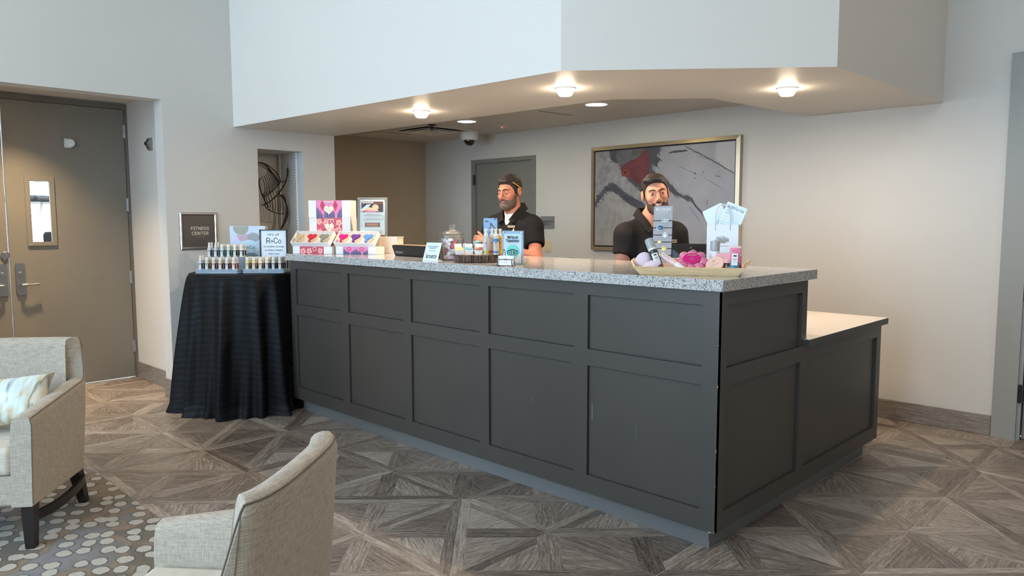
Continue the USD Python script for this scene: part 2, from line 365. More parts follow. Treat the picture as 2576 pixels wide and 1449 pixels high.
# worn chips in the paint at the corner and a few light scratches
mat('bare_wood', (196, 164, 122), .6); mat('scratch', (122, 122, 124), .5)
obj('chip', [box(-1.5425, -1.5400, 2.8040, 2.8065, z, z + h) for z, h in ((.104, .006), (.31, .004), (.46, .006), (.468, .004), (.74, .010), (.92, .004))] +
    [box(-1.601, -1.5993, 2.864, 2.867, .0, .03), box(-1.57, -1.556, 2.8042, 2.8052, .1, .104)], 'bare_wood', desk, label='bare wood chips along the corner', kind='stuff')
obj('scratch', [box(-2.222, -2.219, FY + .0122, FY + .0127, .47, .55), box(-2.62, -2.6185, FY + .0122, FY + .0127, .49, .52), box(-1.96, -1.9588, FY + .0122, FY + .0127, .43, .50)], 'scratch', desk, label='pale scratches', kind='stuff')
gs = thing('granite_counter', 'speckled grey granite counter slab on top of the reception desk', 'counter')
obj('slab', box(-5.118, -1.513, 2.778, 3.731, 1.1505, 1.20, .002), 'granite', gs)
lt = sg.box(-2.25, 3.688, -1.506, 4.80).union(sg.box(-1.5405, 3.645, -1.506, 3.70))
lowtop = thing('lower_desk_top', 'lower pale laminate shelf top at the right end of the desk', 'desk top')
obj('slab', prism(lt, .8155, .850), 'laminate_edge', lowtop)
obj('laminate', prism(lt.buffer(-.001, join_style=2), .850, .852), 'laminate', lowtop)

# ================================================================ doors
def door_hinge(parent, x, y, z0, z1, m, axis='x'):
    h = z1 - z0
    g = [cyl(.0085, z0 + h * k / 3 + .001, z0 + h * (k + 1) / 3 - .001, 12, (x, y), .001) for k in range(3)] + [cyl(.006, z0 - .004, z1 + .004, 10, (x, y))]
    if axis == 'x': g.append(box(x - .003, x + .0, y - .022, y + .018, z0, z1))
    else: g.append(box(x - .018, x + .018, y, y + .003, z0, z1))
    obj('hinge', g, m, parent)
def lite_door(name, y0, y1, hinge_y, lock_dir):
    d = tag(xf(name), kind='structure')
    slab = box(AX - .045, AX, y0, y1, .012, 2.441, .002)
    ly0, ly1 = (1.625, 1.782) if lock_dir > 0 else (1.144, 1.301)
    slab = cut(slab, box(AX - 1, AX + 1, ly0, ly1, 1.268, 1.785))
    obj('door_leaf', slab, 'door_paint', d)
    fp = sg.box(ly0 - .032, 1.236, ly1 + .032, 1.818).difference(sg.box(ly0 + .006, 1.272, ly1 - .006, 1.780))
    a = prism(fp.buffer(-.004, join_style=2), 0, .014); b = prism(fp, 0, .009)
    obj('vision_frame', [frame(q, (AX, 0, 0), (0, 1, 0), (0, 0, 1), (1, 0, 0)) for q in (a, b)], 'door_paint', d)
    pane = obj('pane', box(AX - .026, AX - .020, ly0, ly1, 1.268, 1.785), 'pane', d)
    wires = []
    for k in np.arange(-.55, .25, .022):
        for s in (1, -1):
            l = sg.LineString([(ly0 + (k if s > 0 else .157 - k), 1.268), (ly0 + (k + .52 if s > 0 else .157 - k - .52), 1.788)]).intersection(sg.box(ly0, 1.268, ly1, 1.785))
            if not l.is_empty and l.length > .01:
                (a0, b0), (a1, b1) = l.coords; wires.append(tube([(AX - .023, a0, b0), (AX - .023, a1, b1)], .0005, 4))
    obj('wire_mesh', wires, 'steel', pane, kind='stuff')
    ex = 1.528 if lock_dir > 0 else 1.400
    plate = T(hull([(0, sy * .038, z) for sy in (-1, 1) for z in (-.11, .11)] + [(0, sy * .030, z) for sy in (-1, 1) for z in (-.138, .138)] + [(.014, sy * .034, z) for sy in (-1, 1) for z in (-.108, .108)] + [(.014, sy * .027, z) for sy in (-1, 1) for z in (-.133, .133)]), (AX + .0, ex, .962))
    lk = obj('lock_plate', plate, 'steel', d)
    obj('lock_cylinder', [T(cyl(.02, 0, .012, 24, c=.002), (AX + .012, ex, 1.005), ry=90), T(cyl(.008, 0, .02, 12), (AX + .016, ex, 1.005), ry=90)], 'steel', lk)
    s = 1 if lock_dir > 0 else -1
    obj('lever_handle', [T(cyl(.014, 0, .05, 16), (AX + .012, ex, .918), ry=90), tube(smoothpath([(AX + .055, ex, .918), (AX + .062, ex + s * .03, .918), (AX + .060, ex + s * .07, .919), (AX + .056, ex + s * .12, .920)], 14), [.011] * 6 + [.009] * 8, 12)], 'steel', lk)
    if lock_dir < 0: obj('deadbolt', [T(cyl(.032, 0, .014, 28, c=.004), (AX, ex + .03, 1.165), ry=90), box(AX + .01, AX + .03, ex + .024, ex + .036, 1.15, 1.18)], 'steel', d)
    for z0, z1 in ((2.19, 2.306), (1.535, 1.65), (.875, .992), (.24, .35)):
        door_hinge(d, AX + .006, hinge_y, z0, z1, 'steel')
    return d
d1 = lite_door('door_1', 1.461, 2.392, 2.396, 1)
d2 = lite_door('door_2', .507, 1.452, .503, -1)
obj('door_stop', [box(AX, AX + .022, 1.905, 1.955, 2.075, 2.15), T(cyl(.034, .0, .012, 28, c=.003), (AX + .034, 1.945, 2.112), ry=90, rz=0), T(cyl(.018, 0, .02, 16), (AX + .018, 1.94, 2.112), ry=90)], 'white_plastic', d1)
df = tag(xf('trim_3'), kind='structure')
obj('door_frame', [frame(prism(sg.box(.455, 0, 2.445, 2.488).difference(sg.box(.505, -.1, 2.394, 2.443)), 0, .020), (AX - .012, 0, 0), (0, 1, 0), (0, 0, 1), (1, 0, 0)),
                   frame(prism(sg.box(.455, 0, 2.445, 2.488).difference(sg.box(.520, -.1, 2.382, 2.430)), 0, .02), (AX - .075, 0, 0), (0, 1, 0), (0, 0, 1), (1, 0, 0))], 'door_frame_paint', df)
# office door in the back wall
d3 = tag(xf('door_3'), kind='structure')
obj('door_leaf', box(-6.195, -5.342, BY + .012, BY + .055, .01, 2.072, .002), 'office_door_paint', d3)
obj('door_frame', frame(prism(sg.box(-6.262, 0, -5.277, 2.118).difference(sg.box(-6.199, -.1, -5.338, 2.076)), -.06, .012), (0, BY, 0), (1, 0, 0), (0, 0, 1), (0, -1, 0)), 'office_door_paint', d3)
for z in (1.84, 1.06, .25): door_hinge(d3, -6.208, BY - .018, z, z + .11, 'black_plastic', 'y')
obj('door_knob', [T(cyl(.03, 0, .01, 24), (-5.40, BY + .012, 1.0), rx=90), sphere(.026, (-5.40, BY - .03, 1.0)), T(cyl(.011, 0, .05, 12), (-5.40, BY + .012, 1.0), rx=90)], 'steel', d3)
# wooden door at the right with a grey casing
d4 = tag(xf('door_4'), kind='structure')
obj('door_leaf', box(-.955, -.05, BY + .012, BY + .055, .01, 2.43, .002), 'door_wood', d4)
cp = sg.box(-1.122, 0, .10, 2.505)
obj('door_frame', [frame(prism(cp.difference(sg.box(-.985, -.1, -.03, 2.44)), -.08, .022), (0, BY, 0), (1, 0, 0), (0, 0, 1), (0, -1, 0)),
                   frame(prism(cp.buffer(-.03, join_style=2).union(sg.box(-1.09, 0, .07, 1)).difference(sg.box(-.962, -.1, -.05, 2.432)), -.03, .008), (0, BY, 0), (1, 0, 0), (0, 0, 1), (0, -1, 0))], 'casing_paint', d4)
for z in (2.2, 1.58, .92, .255): door_hinge(d4, -.972, BY - .016, z, z + .115, 'dark_steel', 'y')

# ================================================================ lamps and fittings on the ceilings
def soffit_lamp(x, y, label):
    t = thing('ceiling_lamp', label, 'lamp', (x, y, SZ), group='bulbs under the soffit')
    obj('trim_ring', lathe([(.047, 0), (.062, 0), (.062, -.006), (.050, -.010), (.047, -.004), (.047, 0)][::-1], 32, False), 'white_plastic', t, smooth=30)
    obj('bulb', lathe([(.046, -.003), (.056, -.007), (.057, -.012), (.050, -.022), (.040, -.040), (.034, -.045), (.0, -.046)], 32), 'bulb_glow', t, smooth=40)
    l = UsdLux.DiskLight.Define(stage, str(t.GetPath()) + '/beam'); l.CreateRadiusAttr(.032); l.CreateIntensityAttr(BEAM_I); l.CreateColorAttr(Gf.Vec3f(1.0, .77, .55)); l.AddTranslateOp().Set((0, 0, -.048))
soffit_lamp(-4.305, 3.444, 'glowing bulb under the soffit, leftmost of the three')
soffit_lamp(-2.954, 3.464, 'glowing bulb under the soffit, middle of the three')
soffit_lamp(-2.011, 4.412, 'glowing bulb under the soffit, rightmost of the three')
def can_light(x, y, label):
    t = thing('recessed_light', label, 'lamp', (x, y, RZ), group='recessed lights in the low ceiling')
    obj('trim_ring', lathe([(.082, -.001), (.105, -.001), (.105, -.005), (.088, -.009), (.082, -.004), (.082, -.001)][::-1], 40, False), 'white_plastic', t, smooth=30)
    obj('diffuser', cyl(.084, -.006, -.001, 40), 'can_glow', t)
can_light(-5.287, 4.772, 'recessed yellowish ceiling light near the dome camera')
can_light(-3.782, 4.82, 'recessed yellowish ceiling light to the right above the man')
# alcove downlight (recessed in the alcove ceiling)
emit('alcove_glow', (1.0, .74, .44), ALC_E)
al = thing('alcove_downlight', 'recessed warm downlight in the alcove ceiling above the double doors', 'lamp', (-6.76, 1.47, 2.498))
obj('lamp', cyl(.048, .088, .091, 28), 'alcove_glow', al); obj('trim_ring', lathe([(.055, 0), (.072, -.002), (.072, -.006), (.055, -.006), (.055, 0)], 32, False), 'white_plastic', al)

# ================================================================ fittings on the low ceiling
mat('vent_paint', (214, 206, 192), .5)
v = thing('air_vent', 'square stepped air vent in the low ceiling', 'vent', (-6.06, 4.97, RZ), 0)
for k, (a, b) in enumerate(((.30, .255), (.235, .185), (.165, .115))):
    z = -.004 - .012 * k * 0; ring = sg.box(-a, -a, a, a).difference(sg.box(-b, -b, b, b))
    if k == 0: obj('frame', prism(ring, -.010, 0), 'vent_paint', v)
    else: obj('louvre', loft([np.array([(sx * q, sy * q, zz) for sx, sy in ((-1, -1), (1, -1), (1, 1), (-1, 1))]) for q, zz in ((a, -.022), (b, -.004), (b - .004, -.004), (a - .004, -.026))], cap=False, wrap=True), 'vent_paint', v)
obj('core', box(-.1, .1, -.1, .1, -.012, -.006), 'vent_paint', v); obj('duct', box(-.25, .25, -.25, .25, -.003, -.001), 'dark_steel', v)
s = thing('sprinkler', 'small metal sprinkler head on the low ceiling beside the air vent', 'sprinkler', (-5.74, 4.72, RZ))
obj('plate', cyl(.045, -.008, 0, 28, c=.003), 'dark_steel', s)
obj('head', [cyl(.012, -.04, -.008, 14), cyl(.018, -.052, -.049, 18), tube([(-.012, 0, -.02), (-.017, 0, -.035), (-.006, 0, -.05)], .003), tube([(.012, 0, -.02), (.017, 0, -.035), (.006, 0, -.05)], .003)], 'dark_steel', s)
c = thing('dome_camera', 'white dome security camera under the low ceiling near the office door', 'security camera', (-5.93, 5.39, RZ))
obj('housing', lathe([(.098, 0), (.098, -.03), (.094, -.072), (.086, -.088), (.0, -.089)], 40), 'white_plastic', c, smooth=35)
mat('smoked', (14, 14, 16), .06, coat_weight=1.0)
obj('dome', T(sphere(.058, sub=3), (0, 0, -.088)), 'smoked', c, smooth=True)
d = thing('smoke_detector', 'flat ceiling detector with a glowing red light', 'detector', (-5.322, 5.288, RZ))
obj('body', lathe([(.055, 0), (.055, -.010), (.045, -.016), (0, -.017)], 32), 'ceiling_paint', d, smooth=35); obj('red_light', sphere(.0065, (.02, -.03, -.018), sub=2), 'red_led', d)

# ================================================================ things on the walls
FR = (0, 1, 0); UP = (0, 0, 1)
mat('sign_brown', (84, 77, 71), .42, bump=.06, bscale=500); mat('sign_cream', (206, 196, 180), .5)
fs = thing('wall_sign', 'square FITNESS CENTER sign with dark brown face and silver frame on the left wall', 'sign')
fp = sg.box(2.409, 1.21, 2.716, 1.515)
obj('panel', box(LX, LX + .010, 2.43, 2.695, 1.23, 1.495), 'sign_brown', fs)
for k, (a, b) in enumerate((((2.409, 1.21), (2.716, 1.21)), ((2.716, 1.21), (2.716, 1.515)), ((2.716, 1.515), (2.409, 1.515)), ((2.409, 1.515), (2.409, 1.21)))):
    a, b = np.array(a), np.array(b); t = (b - a) / np.linalg.norm(b - a); n = np.array([-t[1], t[0]]) * .022; t = t * .022
    pr = [(a, 0), (b, 0), (b - t + n, 0), (a + t + n, 0)]
    obj('frame_bar', hull([(LX + x, q[0], q[1]) for q in (a, b) for x in (0, .012)] + [(LX + x, q[0], q[1]) for q in (b - t + n, a + t + n) for x in (0, .012)] +
        [(LX + .018, *(q)) for q in (a + (t + n) * .3, b + (n - t) * .3, b + (n - t) * .7, a + (t + n) * .7)]), 'steel', fs)
obj('lettering', [text('FITNESS', .026, (LX + .0102, 2.571, 1.371), FR, UP, bold=True), text('CENTER', .026, (LX + .0102, 2.571, 1.331), FR, UP, bold=True)] +
    [T(sphere(.0016, sub=1), (LX + .0105, 2.545 + .005 * k + .006 * (k // 3), 1.313 + .004 * (k % 2))) for k in range(10)], 'sign_cream', fs)
dc = thing('door_sensor', 'small dark grey wedge sensor on the alcove side wall', 'sensor', (-6.70, 2.42, 2.098))
obj('body', hull([(sx * .034, 0, z) for sx in (-1, 1) for z in (-.055, .055)] + [(sx * .028, -.045, .005) for sx in (-1, 1)] + [(sx * .03, -.02, z) for sx in (-1, 1) for z in (-.05, .05)]), 'steel', dc)
obj('button', [T(cyl(.014, 0, .012, 20), (0, -.04, .004), rx=90)] + [T(cyl(.004, 0, .004, 8), (0, -.032, z), rx=115 if z < 0 else 65) for z in (-.028, .034)], 'dark_steel', dc)
mat('sign_grey', (124, 124, 124), .5); mat('sign_dark', (58, 58, 60), .5)
ad = thing('office_sign', 'grey ADMINISTRATIVE OFFICE sign beside the back door', 'sign')
obj('panel', box(-5.205, -5.018, BY - .012, BY, 1.36, 1.485, .002), 'sign_grey', ad)
obj('lettering', [text('ADMINISTRATIVE', .017, (-5.112, BY - .0122, 1.422), (1, 0, 0), UP, width=.165, bold=True), text('OFFICE', .017, (-5.112, BY - .0122, 1.396), (1, 0, 0), UP, bold=True)], 'sign_dark', ad)
mat('almond', (216, 200, 164), .35)
sw = thing('light_switch', 'almond double rocker light switch plate below the office sign', 'light switch')
obj('plate', box(-5.176, -5.060, BY - .006, BY, 1.118, 1.235, .002), 'almond', sw)
for x in (-5.150, -5.099): obj('rocker', hull([(x + a, BY - .006, z) for a in (-.004, .034 - .004) for z in (1.142, 1.211)] + [(x + a, BY - .0125, 1.145) for a in (-.003, .029)] + [(x + a, BY - .008, 1.21) for a in (-.003, .029)]), 'almond', sw)

# framed photograph of a white bird on the back wall
mat('champagne', (176, 160, 134), .32, metallic=.55); mat('frame_black', (16, 15, 15), .5)
pa = thing('framed_picture', 'large framed close-up photograph of a white bird with a red crown', 'picture')
X0, X1, Z0, Z1 = -4.510, -2.968, 1.158, 2.138
for q in (((X0, Z0), (X1, Z0)), ((X1, Z0), (X1, Z1)), ((X1, Z1), (X0, Z1)), ((X0, Z1), (X0, Z0))):
    a, b = np.array(q[0]), np.array(q[1]); t = (b - a) / np.linalg.norm(b - a); n = np.array([-t[1], t[0]]) * .034; t = t * .034
    obj('frame_bar', hull([(w[0], BY - y, w[1]) for w in (a, b) for y in (0, .048)] + [(w[0], BY - y, w[1]) for w in (b - t + n, a + t + n) for y in (0, .054)]), 'champagne', pa)
obj('backing', box(X0 + .02, X1 - .02, BY - .024, BY - .01, Z0 + .02, Z1 - .02), 'frame_black', pa)
cz = BY - .042
mat('art_ground', (150, 150, 158), .45, var=.10, vscale=5); mat('art_slate', (66, 66, 76), .45, var=.25, vscale=9); mat('art_red', (98, 46, 54), .45, var=.25, vscale=8)
mat('art_grey', (92, 91, 95), .45, var=.25, vscale=14); mat('art_neck', (138, 136, 138), .45, var=.25, vscale=20); mat('art_light', (146, 143, 142), .45, var=.14, vscale=12)
mat('art_orange', (128, 58, 44), .4); mat('art_pale', (172, 170, 174), .45, var=.06, vscale=6)
cv = obj('canvas', box(X0 + .046, X1 - .046, cz, BY - .02, Z0 + .046, Z1 - .046), 'art_ground', pa)
CB = sg.box(X0 + .047, Z0 + .047, X1 - .047, Z1 - .047)
def rough(pts, amp, seed, step=.012):
    l = sg.Polygon(pts).exterior; n = max(12, int(l.length / step)); o = []; c = np.array(sg.Polygon(pts).centroid.coords[0])
    for k in range(n):
        q = np.array(l.interpolate(k / n, normalized=True).coords[0]); d = meshkit.fbm(np.array([[q[0] * 30, q[1] * 30, seed * 7.3]]), 3, seed)[0] - .5
        e = meshkit.fbm(np.array([[q[0] * 30 + 90, q[1] * 30, seed * 3.3]]), 3, seed + 9)[0] - .5; o.append(q + np.array([d, e]) * amp * 2)
    return sg.Polygon(o).buffer(0).intersection(CB)
lay = [0]
def daub(pts, m, amp=.012, seed=1, name='printed_shape'):
    lay[0] += 1; g = rough(pts, amp, seed) if amp else sg.Polygon(pts)
    if amp > .01:      # feathered edge: many thin tapering strokes
        q_, st_ = random.Random(seed), []; L_ = sg.Polygon(pts).exterior; ux, uz = q_.uniform(.5, 1), -q_.uniform(.4, .9)
        for k in range(int(L_.length / .007)):
            c = L_.interpolate(q_.random(), normalized=True); ln = q_.uniform(.015, .06); a = math.atan2(uz, ux) + q_.gauss(0, .35); w = q_.uniform(.0015, .004); dx, dz = math.cos(a), math.sin(a)
            st_.append(sg.Polygon([(c.x - dx * ln, c.y - dz * ln), (c.x - dz * w, c.y + dx * w), (c.x + dx * ln, c.y + dz * ln), (c.x + dz * w, c.y - dx * w)]))
        g = so.unary_union([g] + st_).intersection(CB).simplify(.0006)
    obj(name, frame(prism(g, 0, .0002 + .0001 * lay[0]), (0, cz, 0), (1, 0, 0), (0, 0, 1), (0, -1, 0)), m, cv)
daub([(-3.173,2.11),(-3.0,2.11),(-3.0,1.846),(-3.091,1.876),(-3.179,1.958)], 'art_pale', .03, 2)
daub([(-4.47,1.576),(-4.379,1.645),(-4.318,1.712),(-4.269,1.716),(-4.196,1.68),(-4.123,1.63),(-4.052,1.58),(-3.959,1.546),(-3.913,1.503),(-4.05,1.436),(-4.143,1.339),(-4.165,1.19),(-4.47,1.19)], 'art_light', .015, 3)
daub([(-4.47,2.12),(-4.284,2.12),(-4.309,2.024),(-4.333,1.947),(-4.369,1.9),(-4.47,1.854)], 'art_neck', .03, 4)
daub([(-4.30,2.12),(-3.9,2.12),(-3.735,2.12),(-3.745,2.051),(-3.788,2.021),(-3.749,1.991),(-3.764,1.919),(-3.808,1.944),(-3.83,1.903),(-3.785,1.864),(-3.73,1.839),(-3.669,1.795),(-3.609,1.738),(-3.561,1.687),(-3.502,1.658),(-3.414,1.634),(-3.434,1.616),(-3.523,1.649),(-3.608,1.688),(-3.641,1.712),(-3.782,1.697),(-3.904,1.682),(-3.985,1.722),(-4.055,1.791),(-4.163,1.881),(-4.26,1.979)], 'art_slate', .012, 5)
daub([(-4.47,1.59),(-4.43,1.695),(-4.331,1.771),(-4.282,1.799),(-4.197,1.757),(-4.101,1.687),(-4.007,1.637),(-3.926,1.607),(-3.885,1.559),(-3.884,1.483),(-3.959,1.555),(-4.052,1.59),(-4.124,1.639),(-4.196,1.689),(-4.269,1.725),(-4.33,1.722),(-4.391,1.655),(-4.47,1.57)], 'art_slate', .012, 6)
daub([(-4.26,1.982),(-4.188,1.959),(-4.163,1.881),(-4.079,1.801),(-3.985,1.722),(-3.927,1.682),(-3.926,1.626),(-4.007,1.661),(-4.125,1.721),(-4.209,1.782),(-4.264,1.808),(-4.319,1.79),(-4.368,1.753),(-4.47,1.67),(-4.47,1.834),(-4.369,1.89),(-4.321,1.947)], 'art_neck', .02, 7)
daub([(-4.202,2.12),(-3.968,2.09),(-3.911,2.089),(-3.95,2.012),(-4.058,1.986),(-4.152,1.953),(-4.212,1.999),(-4.219,2.057)], 'art_grey', .012, 8)
daub([(-3.967,2.013),(-3.922,2.072),(-3.872,2.064),(-3.848,1.997),(-3.852,1.904),(-3.856,1.83),(-3.906,1.795),(-3.962,1.759),(-4.056,1.834),(-4.15,1.852),(-4.163,1.92),(-4.128,1.961),(-4.058,1.99)], 'art_red', .006, 9)
daub([(-3.658,2.03),(-3.595,2.05),(-3.47,2.051),(-3.457,2.037),(-3.573,2.031),(-3.642,2.025)], 'art_slate', .006, 10)
daub([(-3.43,1.638),(-3.409,1.642),(-3.388,1.597),(-3.336,1.543),(-3.254,1.454),(-3.264,1.445),(-3.356,1.543),(-3.408,1.598)], 'art_slate', .008, 11)
daub([(-3.512,2.098),(-3.429,2.057),(-3.237,1.962),(-3.015,1.83),(-3.02,1.823),(-3.247,1.953),(-3.439,2.049)], 'art_grey', .006, 12)
circ = lambda x, z, r, k=20, s=1.0: [(x + r * math.cos(2 * PI * i / k), z + s * r * math.sin(2 * PI * i / k)) for i in range(k)]
daub(circ(-4.112, 1.882, .036, s=.9), 'art_orange', .002, 13); daub(circ(-4.112, 1.884, .013), 'frame_black', 0)
daub([p for q in [[(-3.31, 1.85), (-3.30, 1.855), (-3.305, 1.84)]] for p in q], 'art_slate', 0)
for k, (x, z, w, h, a) in enumerate(((-3.384, 1.846, .012, .02, 20), (-3.166, 1.81, .06, .008, -12), (-3.383, 1.802, .012, .010, 0), (-3.263, 1.595, .05, .004, 80), (-3.464, 1.337, .05, .008, -20), (-3.222, 1.335, .05, .006, -35), (-3.30, 1.97, .18, .004, -18), (-3.20, 1.75, .22, .003, -30), (-3.45, 1.87, .20, .003, -25), (-3.38, 1.50, .16, .003, -50))):
    e = sa.rotate(sa.scale(sg.Point(x, z).buffer(1, 6), w / 2, h / 2), a); daub(list(e.exterior.coords)[:-1], 'art_grey', .003, 20 + k)
for k in range(16):
    x = -4.40 + .026 * k + rnd.uniform(-.01, .01); z = 1.66 - .02 * k; L = rnd.uniform(.10, .25); z = min(z, 1.62)
    daub([(x, z), (x + .003, z), (x + .004 - .05 * L * 3, z - L), (x - .05 * L * 3, z - L)], 'art_neck', .002, 50 + k)

# ================================================================ wire sculpture in the niche
mat('wire', (56, 46, 36), .35, metallic=.75)
ws = thing('wire_sculpture', 'dark bent-wire abstract sculpture standing in the wall niche', 'sculpture')
def W(y, z, x=-6.38): return np.array((x, y, z))
def ribs(name, c0, c1, n, r=.0028, bow=.03):
    A, B = smoothpath(c0, n), smoothpath(c1, n); out = []
    for k in range(n):
        m = (A[k] + B[k]) / 2 + np.array((bow, 0, .0)); out.append(tube(smoothpath([A[k], m, B[k]], 10), r, 5))
    obj(name, out, 'wire', ws)
ribs('upper_wires', [W(3.20, 1.966), W(3.29, 1.962), W(3.31, 1.90), W(3.25, 1.84)], [W(3.43, 1.80), W(3.40, 1.76), W(3.33, 1.71), W(3.26, 1.665)], 13, bow=.05)
obj('upper_frame', [tube(smoothpath([W(3.12, 1.965), W(3.25, 1.967), W(3.33, 1.94), W(3.41, 1.87), W(3.43, 1.793)], 24), .004, 6), tube(smoothpath([W(3.43, 1.795), W(3.36, 1.725), W(3.27, 1.66)], 16), .004, 6), tube(smoothpath([W(3.24, 1.83), W(3.23, 1.75), W(3.27, 1.64), W(3.31, 1.57)], 16), .005, 6), tube([W(3.42, 1.80), W(3.487, 1.808)], .004, 6)], 'wire', ws)
obj('sweep', [tube(smoothpath([W(3.51, 1.98), W(3.512, 1.88), W(3.475, 1.78), W(3.38, 1.665), W(3.24, 1.582)], 30), [.002] * 4 + [.006] * 20 + [.003] * 6, 7), tube(smoothpath([W(3.505, 1.93), W(3.50, 1.85), W(3.46, 1.76), W(3.37, 1.655), W(3.26, 1.592)], 26), .004, 6)], 'wire', ws)
ribs('lower_wires', [W(3.255, 1.69), W(3.30, 1.71), W(3.37, 1.73), W(3.42, 1.70)], [W(3.27, 1.58), W(3.33, 1.54), W(3.39, 1.53), W(3.45, 1.51)], 8, bow=.03)
obj('tail', [tube(smoothpath([W(3.434, 1.68), W(3.478, 1.62 + .01 * k), W(3.503 - .006 * k, 1.54), W(3.485 - .008 * k, 1.45), W(3.412, 1.345)], 24), [.003] * 6 + [.005] * 12 + [.003] * 6, 6) for k in range(4)] +
    [tube(smoothpath([W(3.27, 1.60), W(3.31, 1.545), W(3.39, 1.515), W(3.46, 1.51)], 16), .004, 6), tube([W(3.412, 1.345), W(3.39, 1.30), W(3.38, .64)], .005, 6)], 'wire', ws)
obj('base', box(-6.44, -6.32, 3.32, 3.44, .6205, .645, .003), 'wire', ws)

# ================================================================ round table under a black cloth, hair products on it
graph('black_satin', {'tc': ('texture_coordinate', {}), 'sx': ('separate_xyz', {}), 'm': ('math', dict(math_type='multiply', value2=23.0)), 'f': ('math', dict(math_type='fraction')), 'g': ('math', dict(math_type='greater_than', value2=.5)),
                      'r': ('map_range', dict(to_min=.56, to_max=.64)), 'c': ('mix', dict(color1=(.0062, .0066, .0088), color2=(.0044, .0046, .0060))), 'p': ('principled_bsdf', dict(specular_ior_level=.22))},
      [('tc.UV', 'sx.vector'), ('sx.y', 'm.value1'), ('m.value', 'f.value1'), ('f.value', 'g.value1'), ('g.value', 'r.value'), ('r.result', 'p.roughness'), ('g.value', 'c.fac'), ('c.color', 'p.base_color')])
TX, TY, TZ, TR = -5.545, 2.672, 1.05, .415
def cloth():
    n, K = 220, 46; th = np.linspace(0, 2 * PI, n, endpoint=False); rows, uvs = [], []
    ph = [.4, 1.9, .8, 2.4]
    fold = .50 * np.sin(13 * th + .6 + .8 * np.sin(3 * th)) + .32 * np.sin(21 * th + 1.3 + np.sin(2 * th)) + .25 * np.sin(7 * th + 2.0)
    flare = .055 + .06 * np.exp(-((th - 4.15 + 0) % (2 * PI) - 0) ** 2 / .5) + .05 * np.exp(-(((th - 3.6 + PI) % (2 * PI)) - PI) ** 2 / .25)
    for k in (0.0, .5, .96): rows.append(np.stack([TX + TR * k * np.cos(th), TY + TR * k * np.sin(th), np.full(n, TZ + .0)], 1)); uvs.append(np.stack([th, np.full(n, 1.1)], 1))
    for k in range(K + 1):
        t = k / K; d = t ** .5
        r = TR + flare * t + (fold + .35 * np.abs(fold)) * .058 * d + .006 * (1 - math.exp(-t * 40)) + .012 * np.sin(31 * th + 5 * t) * t * t
        z = TZ - .004 - (TZ - .006) * t; z = np.full(n, z)
        if t > .93: r = r + (t - .93) / .07 * .018 * (1 + np.sin(9 * th + 1)); z = z + .004 * (1 + np.sin(17 * th)) * (t < 1)
        x, y = TX + r * np.cos(th), TY + r * np.sin(th)
        y = np.where(x > -5.12, np.minimum(y, 2.79), y); x = np.where(y > 2.79, np.minimum(x, -5.115 - .0 * x), x); x = np.maximum(x, LX + .02)
        rows.append(np.stack([x, y, z], 1)); uvs.append(np.stack([th, 1 - t + .006 * fold + .03 * np.sin(th * 2)], 1))
    m = loft(rows, cap=True); uv = np.vstack(uvs + [[[0, 1.1]], [[0, 0]]]); return m, uv
m, uv = cloth()
f = [t for t in m.faces if len(m.vertices) - 1 not in t]; m = trimesh.Trimesh(m.vertices[:-1], f, process=False); uv = uv[:-1]
obj('tablecloth', m, 'black_satin', None, 'black satin-striped cloth draped to the floor over the round table', 'tablecloth', smooth=True, uv=uv)
graph('acrylic', {'f': ('layer_weight', dict(blend=.12)), 't': ('transparent_bsdf', dict(color=(.93, .97, .99))), 'g': ('glossy_bsdf', dict(roughness=.03, color=(1, 1, 1))), 'd': ('diffuse_bsdf', dict(color=(.55, .68, .80))), 'm': ('mix_closure', {}), 'm2': ('mix_closure', dict(fac=.22))},
      [('f.fresnel', 'm.fac'), ('t.BSDF', 'm.closure1'), ('g.BSDF', 'm.closure2'), ('m.closure', 'm2.closure1'), ('d.BSDF', 'm2.closure2')], 'm2.closure')
fwd, rgt = np.array((-.7009, .7133)), np.array((.7133, .7009))
def cp(depth, lat, z=0.0):    # a floor-plan point so far ahead of and to the side of the viewpoint
    q = fwd * depth + rgt * lat; return (q[0], q[1], z)
TT = TZ + .003
def tray(label, loc, rz, w, steps):
    t = thing('display_tray', label, 'display tray', loc, rz, 'acrylic trays on the black cloth')
    obj('base', box(-w / 2, w / 2, 0, .19, 0, .022, .002), 'acrylic', t)
    obj('front_lip', hull([(x, y, z) for x in (-w / 2, w / 2) for y, z in ((-.016, 0), (-.012, .0), (.0, .034), (.004, .034))]), 'acrylic', t)
    if steps:
        obj('riser', [box(steps[0], steps[1], .105, .19, .0225, .116, .002)], 'acrylic', t)
    return t
trL = tray('left clear acrylic display tray with stepped riser on the black cloth', cp(5.55, -2.215, TT), 42, .315, (-.13, .155))
trR = tray('right clear acrylic display tray on the black cloth', cp(5.58, -1.875, TT), 47, .30, None)
for t, o, a, x in ((trR, cp(5.58, -1.875, TT), 47, 0),):
    obj('embossed_letters', T(text('R+CO', .016, (0, 0, 0), (1, 0, 0), (0, -.35, .93)), (0.0, -.0135, .009)), 'white_plastic', t)
